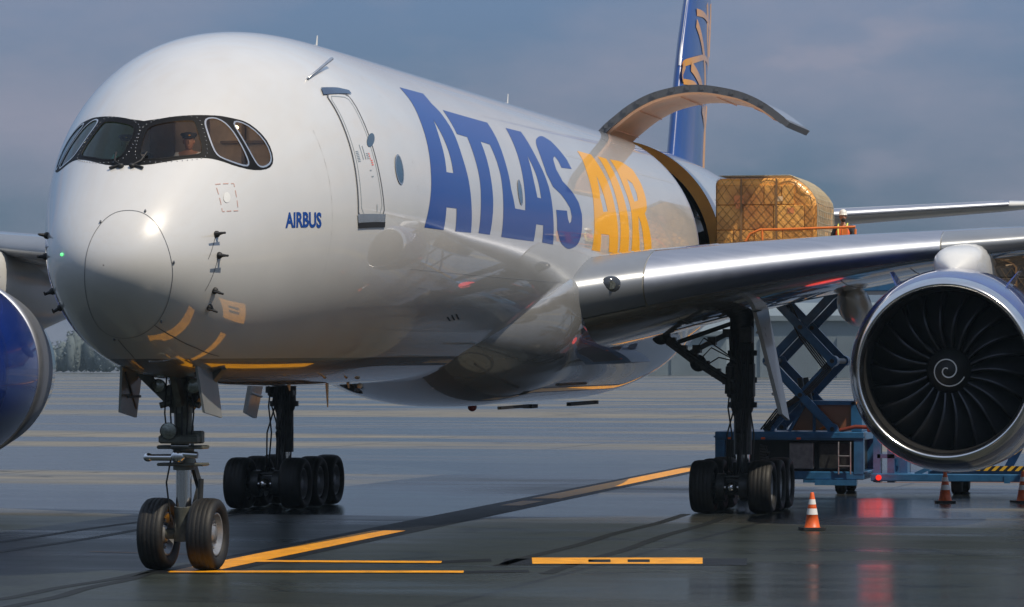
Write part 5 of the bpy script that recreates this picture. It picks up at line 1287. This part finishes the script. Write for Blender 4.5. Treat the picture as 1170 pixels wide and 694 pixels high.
tag(mb.build('line_border', mB), kind='structure')
mb = MB(); strip([(3.2, -.30), (17.2, .03)], .66, .009, mb); strip([(29.5, .33), (32.3, .40)], .5, .009, mb); strip([(33.8, .42), (60, 1.04)], .70, .009, mb); strip([(64, 1.13), (110, 2.2)], .70, .009, mb)  # yellow left out under the aircraft, imitating a reflection that hides it
quad([(7.00, -3.50), (6.50, .30), (6.00, .25), (6.45, -3.62)], .011, mb); quad([(4.42, -4.48), (3.45, .0), (2.98, -.05), (3.88, -4.60)], .011, mb)
def kq(a0, a1, b0, b1):   # block bar: a along the bar 0..1, b across
    A0, A1 = Vector((8.32, -4.74)), Vector((8.95, -7.55)); B0, B1 = Vector((6.55, -5.13)), Vector((7.15, -7.85))
    P = lambda a, b: tuple((A0.lerp(A1, a)).lerp(B0.lerp(B1, a), b))
    return [P(a0, b0), P(a1, b0), P(a1, b1), P(a0, b1)]
quad(kq(0, .33, 0, 1), .010, mb); quad(kq(.46, .56, 0, 1), .010, mb); quad(kq(.69, 1, 0, 1), .010, mb); quad(kq(.33, .46, 0, .3), .010, mb); quad(kq(.33, .46, .75, 1), .010, mb); quad(kq(.56, .69, 0, .3), .010, mb); quad(kq(.56, .69, .75, 1), .010, mb)
tag(mb.build('line_marking', mY), kind='structure')
mb = MB(); rnd = random.Random(21)
for y0_, y1_, x0_, x1_ in ((-.5, .2, -6, 3.2), (.35, .3, -6, 3.2), (-5.9, -5.4, 4, 26), (-4.7, -4.4, 6, 26), (4.6, 5.2, 6, 26), (5.9, 6.1, 5, 26)):
    P_ = [Vector((x0_+(x1_-x0_)*t/14, y0_+(y1_-y0_)*t/14+.05*math.sin(t), .0045)) for t in range(15)]
    for a, b_ in zip(P_[:-1], P_[1:]): mb.add([a-Vector((0, .11, 0)), b_-Vector((0, .11, 0)), b_+Vector((0, .11, 0)), a+Vector((0, .11, 0))], [[0, 1, 2, 3]])
mT = vary(mat('rubber_streak', (.014, .016, .016), .5), 2, .3, .1); mT.node_tree.nodes['Principled BSDF'].inputs['Specular IOR Level'].default_value = .1; tag(mb.build('tyre_marks', mT), kind='structure')
mb = MB(); strip([(8.6, 3.2), (8.0, .8)], .10, .009, mb); strip([(47, -6), (48.6, -14)], .25, .009, mb)
tag(mb.build('lane_line', mat('worn_orange_line', (.30, .12, .03), .5)), kind='structure')

# ------------------------------------------------------------------ far things
fw = vary(mat('haze_toned_hangar_cladding', (.18, .225, .255), .7), .05, .15, .1)  # haze partly put into the colours of walls, roof and doors
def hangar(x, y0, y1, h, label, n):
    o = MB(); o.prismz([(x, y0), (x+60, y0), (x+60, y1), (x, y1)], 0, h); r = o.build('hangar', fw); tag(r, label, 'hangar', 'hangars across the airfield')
    MB().loft([[(x-1, y, h), (x+61, y, h), (x+61, y, h+1), (x+30, y, h+4), (x-1, y, h+1)] for y in (y0-.5, y1+.5)], 0, True, False).build('roof', vary(mat('haze_toned_hangar_roof', (.175, .22, .25), .7), .05, .1, .1), r)
    w = (y1-y0)/n
    for k in range(n):
        MB().box((x-.4, y0+w*(k+.12), .0), (x-.02, y0+w*(k+.88), h*.72)).build('hangar_door', vary(mat('haze_toned_hangar_door', (.155, .195, .225), .7), .1, .2, .1), r)
hangar(640, 28, 88, 11, 'long pale hangar with tall doors faint in haze partly put into its colour, behind the loader', 4)
hangar(760, 112, 170, 9, 'low hangar faint in haze partly put into its colour, between main gear and belly', 4)
mb = MB(); rnd = random.Random(11)
for k in range(170):
    y = rnd.uniform(185, 420); x0 = 860+rnd.uniform(-14, 14); h = 7+3*math.sin(y*.05)+2*math.sin(y*.17+1)+rnd.uniform(-2, 2.5); w_ = rnd.uniform(1.8, 4.2)
    vs = []; fs = []
    for q in range(190):
        a = rnd.uniform(0, 2*PI); t = rnd.random(); rr_ = w_*math.sqrt(rnd.random())*(.45+.75*math.sin(PI*min(1, t*.9+.1))); c = Vector((x0+rr_*math.cos(a), y+rr_*math.sin(a), .5+t*h))
        for _ in range(3): vs.append(c+Vector((rnd.uniform(-.5, .5), rnd.uniform(-.5, .5), rnd.uniform(-.45, .45))))
        fs.append([3*q, 3*q+1, 3*q+2])
    mb.add(vs, fs); mb.ell((x0, y, h*.5), (w_*.75, w_*.75, h*.48), 0, 8, 6)
tag(mb.build('far_treeline', vary(mat('haze_toned_foliage', (.13, .165, .18), .9), .3, .2, .05)), 'dark wood of trees faint in haze partly put into their colour, along the horizon', 'treeline', kind='stuff')  # foliage paled towards the sky: haze put into the colour

# ------------------------------------------------------------------ camera, light, air
cam = bpy.data.cameras.new('camera'); co = bpy.data.objects.new('camera', cam); COL.objects.link(co); sc.camera = co
F0 = 4100.; cam.sensor_width = 36; cam.lens = 36*F0/1170; cam.clip_end = 8000; cam.clip_start = .5
pit = math.atan(65/F0); yaw = .21808789
Fv = Vector((math.cos(yaw)*math.cos(pit), math.sin(yaw)*math.cos(pit), math.sin(pit))); co.location = (-50.907, -17.522, 3.336)
co.rotation_euler = Fv.to_track_quat('-Z', 'Y').to_euler()

SD = Vector((-.27, -.51, .81)).normalized()
sun = bpy.data.lights.new('sun', 'SUN'); sun.energy = 4.0; sun.angle = R(.6); sun.color = (1, .88, .70); so = bpy.data.objects.new('sun', sun); COL.objects.link(so); so.rotation_euler = SD.to_track_quat('Z', 'Y').to_euler()
rl = bpy.data.lights.new('beacon_light', 'POINT'); rl.energy = 9; rl.color = (1, .06, .03); rl.shadow_soft_size = .45; ro = bpy.data.objects.new('beacon_light', rl); COL.objects.link(ro); ro.location = (37.6, -7.1, .75)

Rv = Fv.cross(Vector((0, 0, 1))).normalized(); CLOUD = (Fv+Rv*.085+Vector((0, 0, 1))*.078).normalized()[:]
w = bpy.data.worlds.new('World'); sc.world = w; w.use_nodes = True; nt = w.node_tree; bg = nt.nodes['Background']
sky = nt.nodes.new('ShaderNodeTexSky'); sky.sky_type = 'NISHITA'; sky.sun_disc = False; sky.sun_elevation = math.asin(SD.z); sky.sun_rotation = math.atan2(SD.x, SD.y); sky.dust_density = 2.5; sky.air_density = 1.2
tc = nt.nodes.new('ShaderNodeTexCoord'); mp = nt.nodes.new('ShaderNodeMapping'); mp.inputs['Scale'].default_value = (1, 1, 2.6); mp.inputs['Location'].default_value = (.3, .2, .1); nt.links.new(tc.outputs['Generated'], mp.inputs[0])
cn = nt.nodes.new('ShaderNodeTexNoise'); cn.inputs['Scale'].default_value = 6.5; cn.inputs['Detail'].default_value = 6.; cn.inputs['Roughness'].default_value = .55; nt.links.new(mp.outputs[0], cn.inputs['Vector'])
mr_ = nt.nodes.new('ShaderNodeMapRange'); mr_.inputs['From Min'].default_value = .42; mr_.inputs['From Max'].default_value = .72; nt.links.new(cn.outputs['Fac'], mr_.inputs['Value'])
sz = nt.nodes.new('ShaderNodeSeparateXYZ'); nt.links.new(tc.outputs['Generated'], sz.inputs[0])
ramp = nt.nodes.new('ShaderNodeValToRGB'); el = ramp.color_ramp.elements
el[0].position = 0.; el[0].color = (.075, .130, .185, 1); el[1].position = .9; el[1].color = (.42, .52, .72, 1)
for p_, c_ in ((.03, (.090, .155, .235)), (.10, (.130, .215, .375)), (.25, (.25, .36, .54)), (.5, (.40, .54, .76))):
    e_ = el.new(p_); e_.color = (*c_, 1)
nt.links.new(sz.outputs['Z'], ramp.inputs[0]); bk = nt.nodes.new('ShaderNodeMapRange'); bk.inputs['From Min'].default_value = -.75; bk.inputs['From Max'].default_value = .2; bk.inputs['To Min'].default_value = 1.; bk.inputs['To Max'].default_value = 0.; nt.links.new(sz.outputs['X'], bk.inputs['Value'])
lo = nt.nodes.new('ShaderNodeMapRange'); lo.inputs['From Min'].default_value = .15; lo.inputs['From Max'].default_value = .55; lo.inputs['To Min'].default_value = .62; lo.inputs['To Max'].default_value = 0.; nt.links.new(sz.outputs['Z'], lo.inputs['Value'])
bl = nt.nodes.new('ShaderNodeMath'); bl.operation = 'MULTIPLY'; nt.links.new(bk.outputs[0], bl.inputs[0]); nt.links.new(lo.outputs[0], bl.inputs[1])
dk = nt.nodes.new('ShaderNodeMix'); dk.data_type = 'RGBA'; dk.inputs[7].default_value = (.30, .32, .36, 1)  # unseen darker sky behind the camera, added to cut fill on the nose
sc10 = nt.nodes.new('ShaderNodeVectorMath'); sc10.operation = 'SCALE'; sc10.inputs['Scale'].default_value = 10.; nt.links.new(ramp.outputs[0], sc10.inputs[0])
base = nt.nodes.new('ShaderNodeMix'); base.data_type = 'RGBA'; base.inputs[0].default_value = .88; nt.links.new(sky.outputs[0], base.inputs[6]); nt.links.new(sc10.outputs[0], base.inputs[7])
cl = nt.nodes.new('ShaderNodeMix'); cl.data_type = 'RGBA'; nt.links.new(base.outputs[2], cl.inputs[6]); cl.inputs[7].default_value = (3.1, 3.15, 4.0, 1)
fm = nt.nodes.new('ShaderNodeMath'); fm.operation = 'MULTIPLY'; fm.inputs[1].default_value = .85; nt.links.new(mr_.outputs[0], fm.inputs[0]); pd = nt.nodes.new('ShaderNodeVectorMath'); pd.operation = 'DISTANCE'; nt.links.new(tc.outputs['Generated'], pd.inputs[0]); pd.inputs[1].default_value = CLOUD
pm = nt.nodes.new('ShaderNodeMapRange'); pm.interpolation_type = 'SMOOTHSTEP'; pm.inputs['From Min'].default_value = .015; pm.inputs['From Max'].default_value = .085; pm.inputs['To Min'].default_value = .75; pm.inputs['To Max'].default_value = 0.; nt.links.new(pd.outputs['Value'], pm.inputs['Value'])
c2 = nt.nodes.new('ShaderNodeTexNoise'); c2.inputs['Scale'].default_value = 26.; c2.inputs['Detail'].default_value = 5.; nt.links.new(mp.outputs[0], c2.inputs['Vector']); c3 = nt.nodes.new('ShaderNodeMapRange'); c3.inputs['From Min'].default_value = .35; c3.inputs['From Max'].default_value = .65; nt.links.new(c2.outputs['Fac'], c3.inputs['Value'])
pk = nt.nodes.new('ShaderNodeMath'); pk.operation = 'MULTIPLY'; nt.links.new(pm.outputs[0], pk.inputs[0]); nt.links.new(c3.outputs[0], pk.inputs[1]); pa = nt.nodes.new('ShaderNodeMath'); pa.operation = 'MAXIMUM'; nt.links.new(pk.outputs[0], pa.inputs[0]); nt.links.new(fm.outputs[0], pa.inputs[1])
nt.links.new(pa.outputs[0], cl.inputs[0])
nt.links.new(bl.outputs[0], dk.inputs[0]); nt.links.new(cl.outputs[2], dk.inputs[6]); nt.links.new(dk.outputs[2], bg.inputs[0]); bg.inputs[1].default_value = .1

hz = MB().box((-120, -700, -1.), (1500, 1100, 30)).build('haze', []); tag(hz, kind='stuff')
m = bpy.data.materials.new('haze_air'); m.use_nodes = True; m.node_tree.nodes.clear(); o_ = nd(m, 'ShaderNodeOutputMaterial'); pv = nd(m, 'ShaderNodeVolumePrincipled'); pv.inputs['Color'].default_value = (.30, .42, .52, 1); pv.inputs['Density'].default_value = HAZE_D; pv.inputs['Anisotropy'].default_value = .0
lk(m, pv.outputs[0], o_.inputs['Volume']); hz.data.materials.clear(); hz.data.materials.append(m)

sc.view_settings.view_transform = 'Standard'; sc.view_settings.look = 'None'; sc.view_settings.exposure = 0.; sc.view_settings.gamma = 1
sc.cycles.max_bounces = 8; sc.cycles.transparent_max_bounces = 12; sc.cycles.volume_bounces = 0; sc.cycles.use_denoising = True
sc.cycles.sample_clamp_indirect = 6
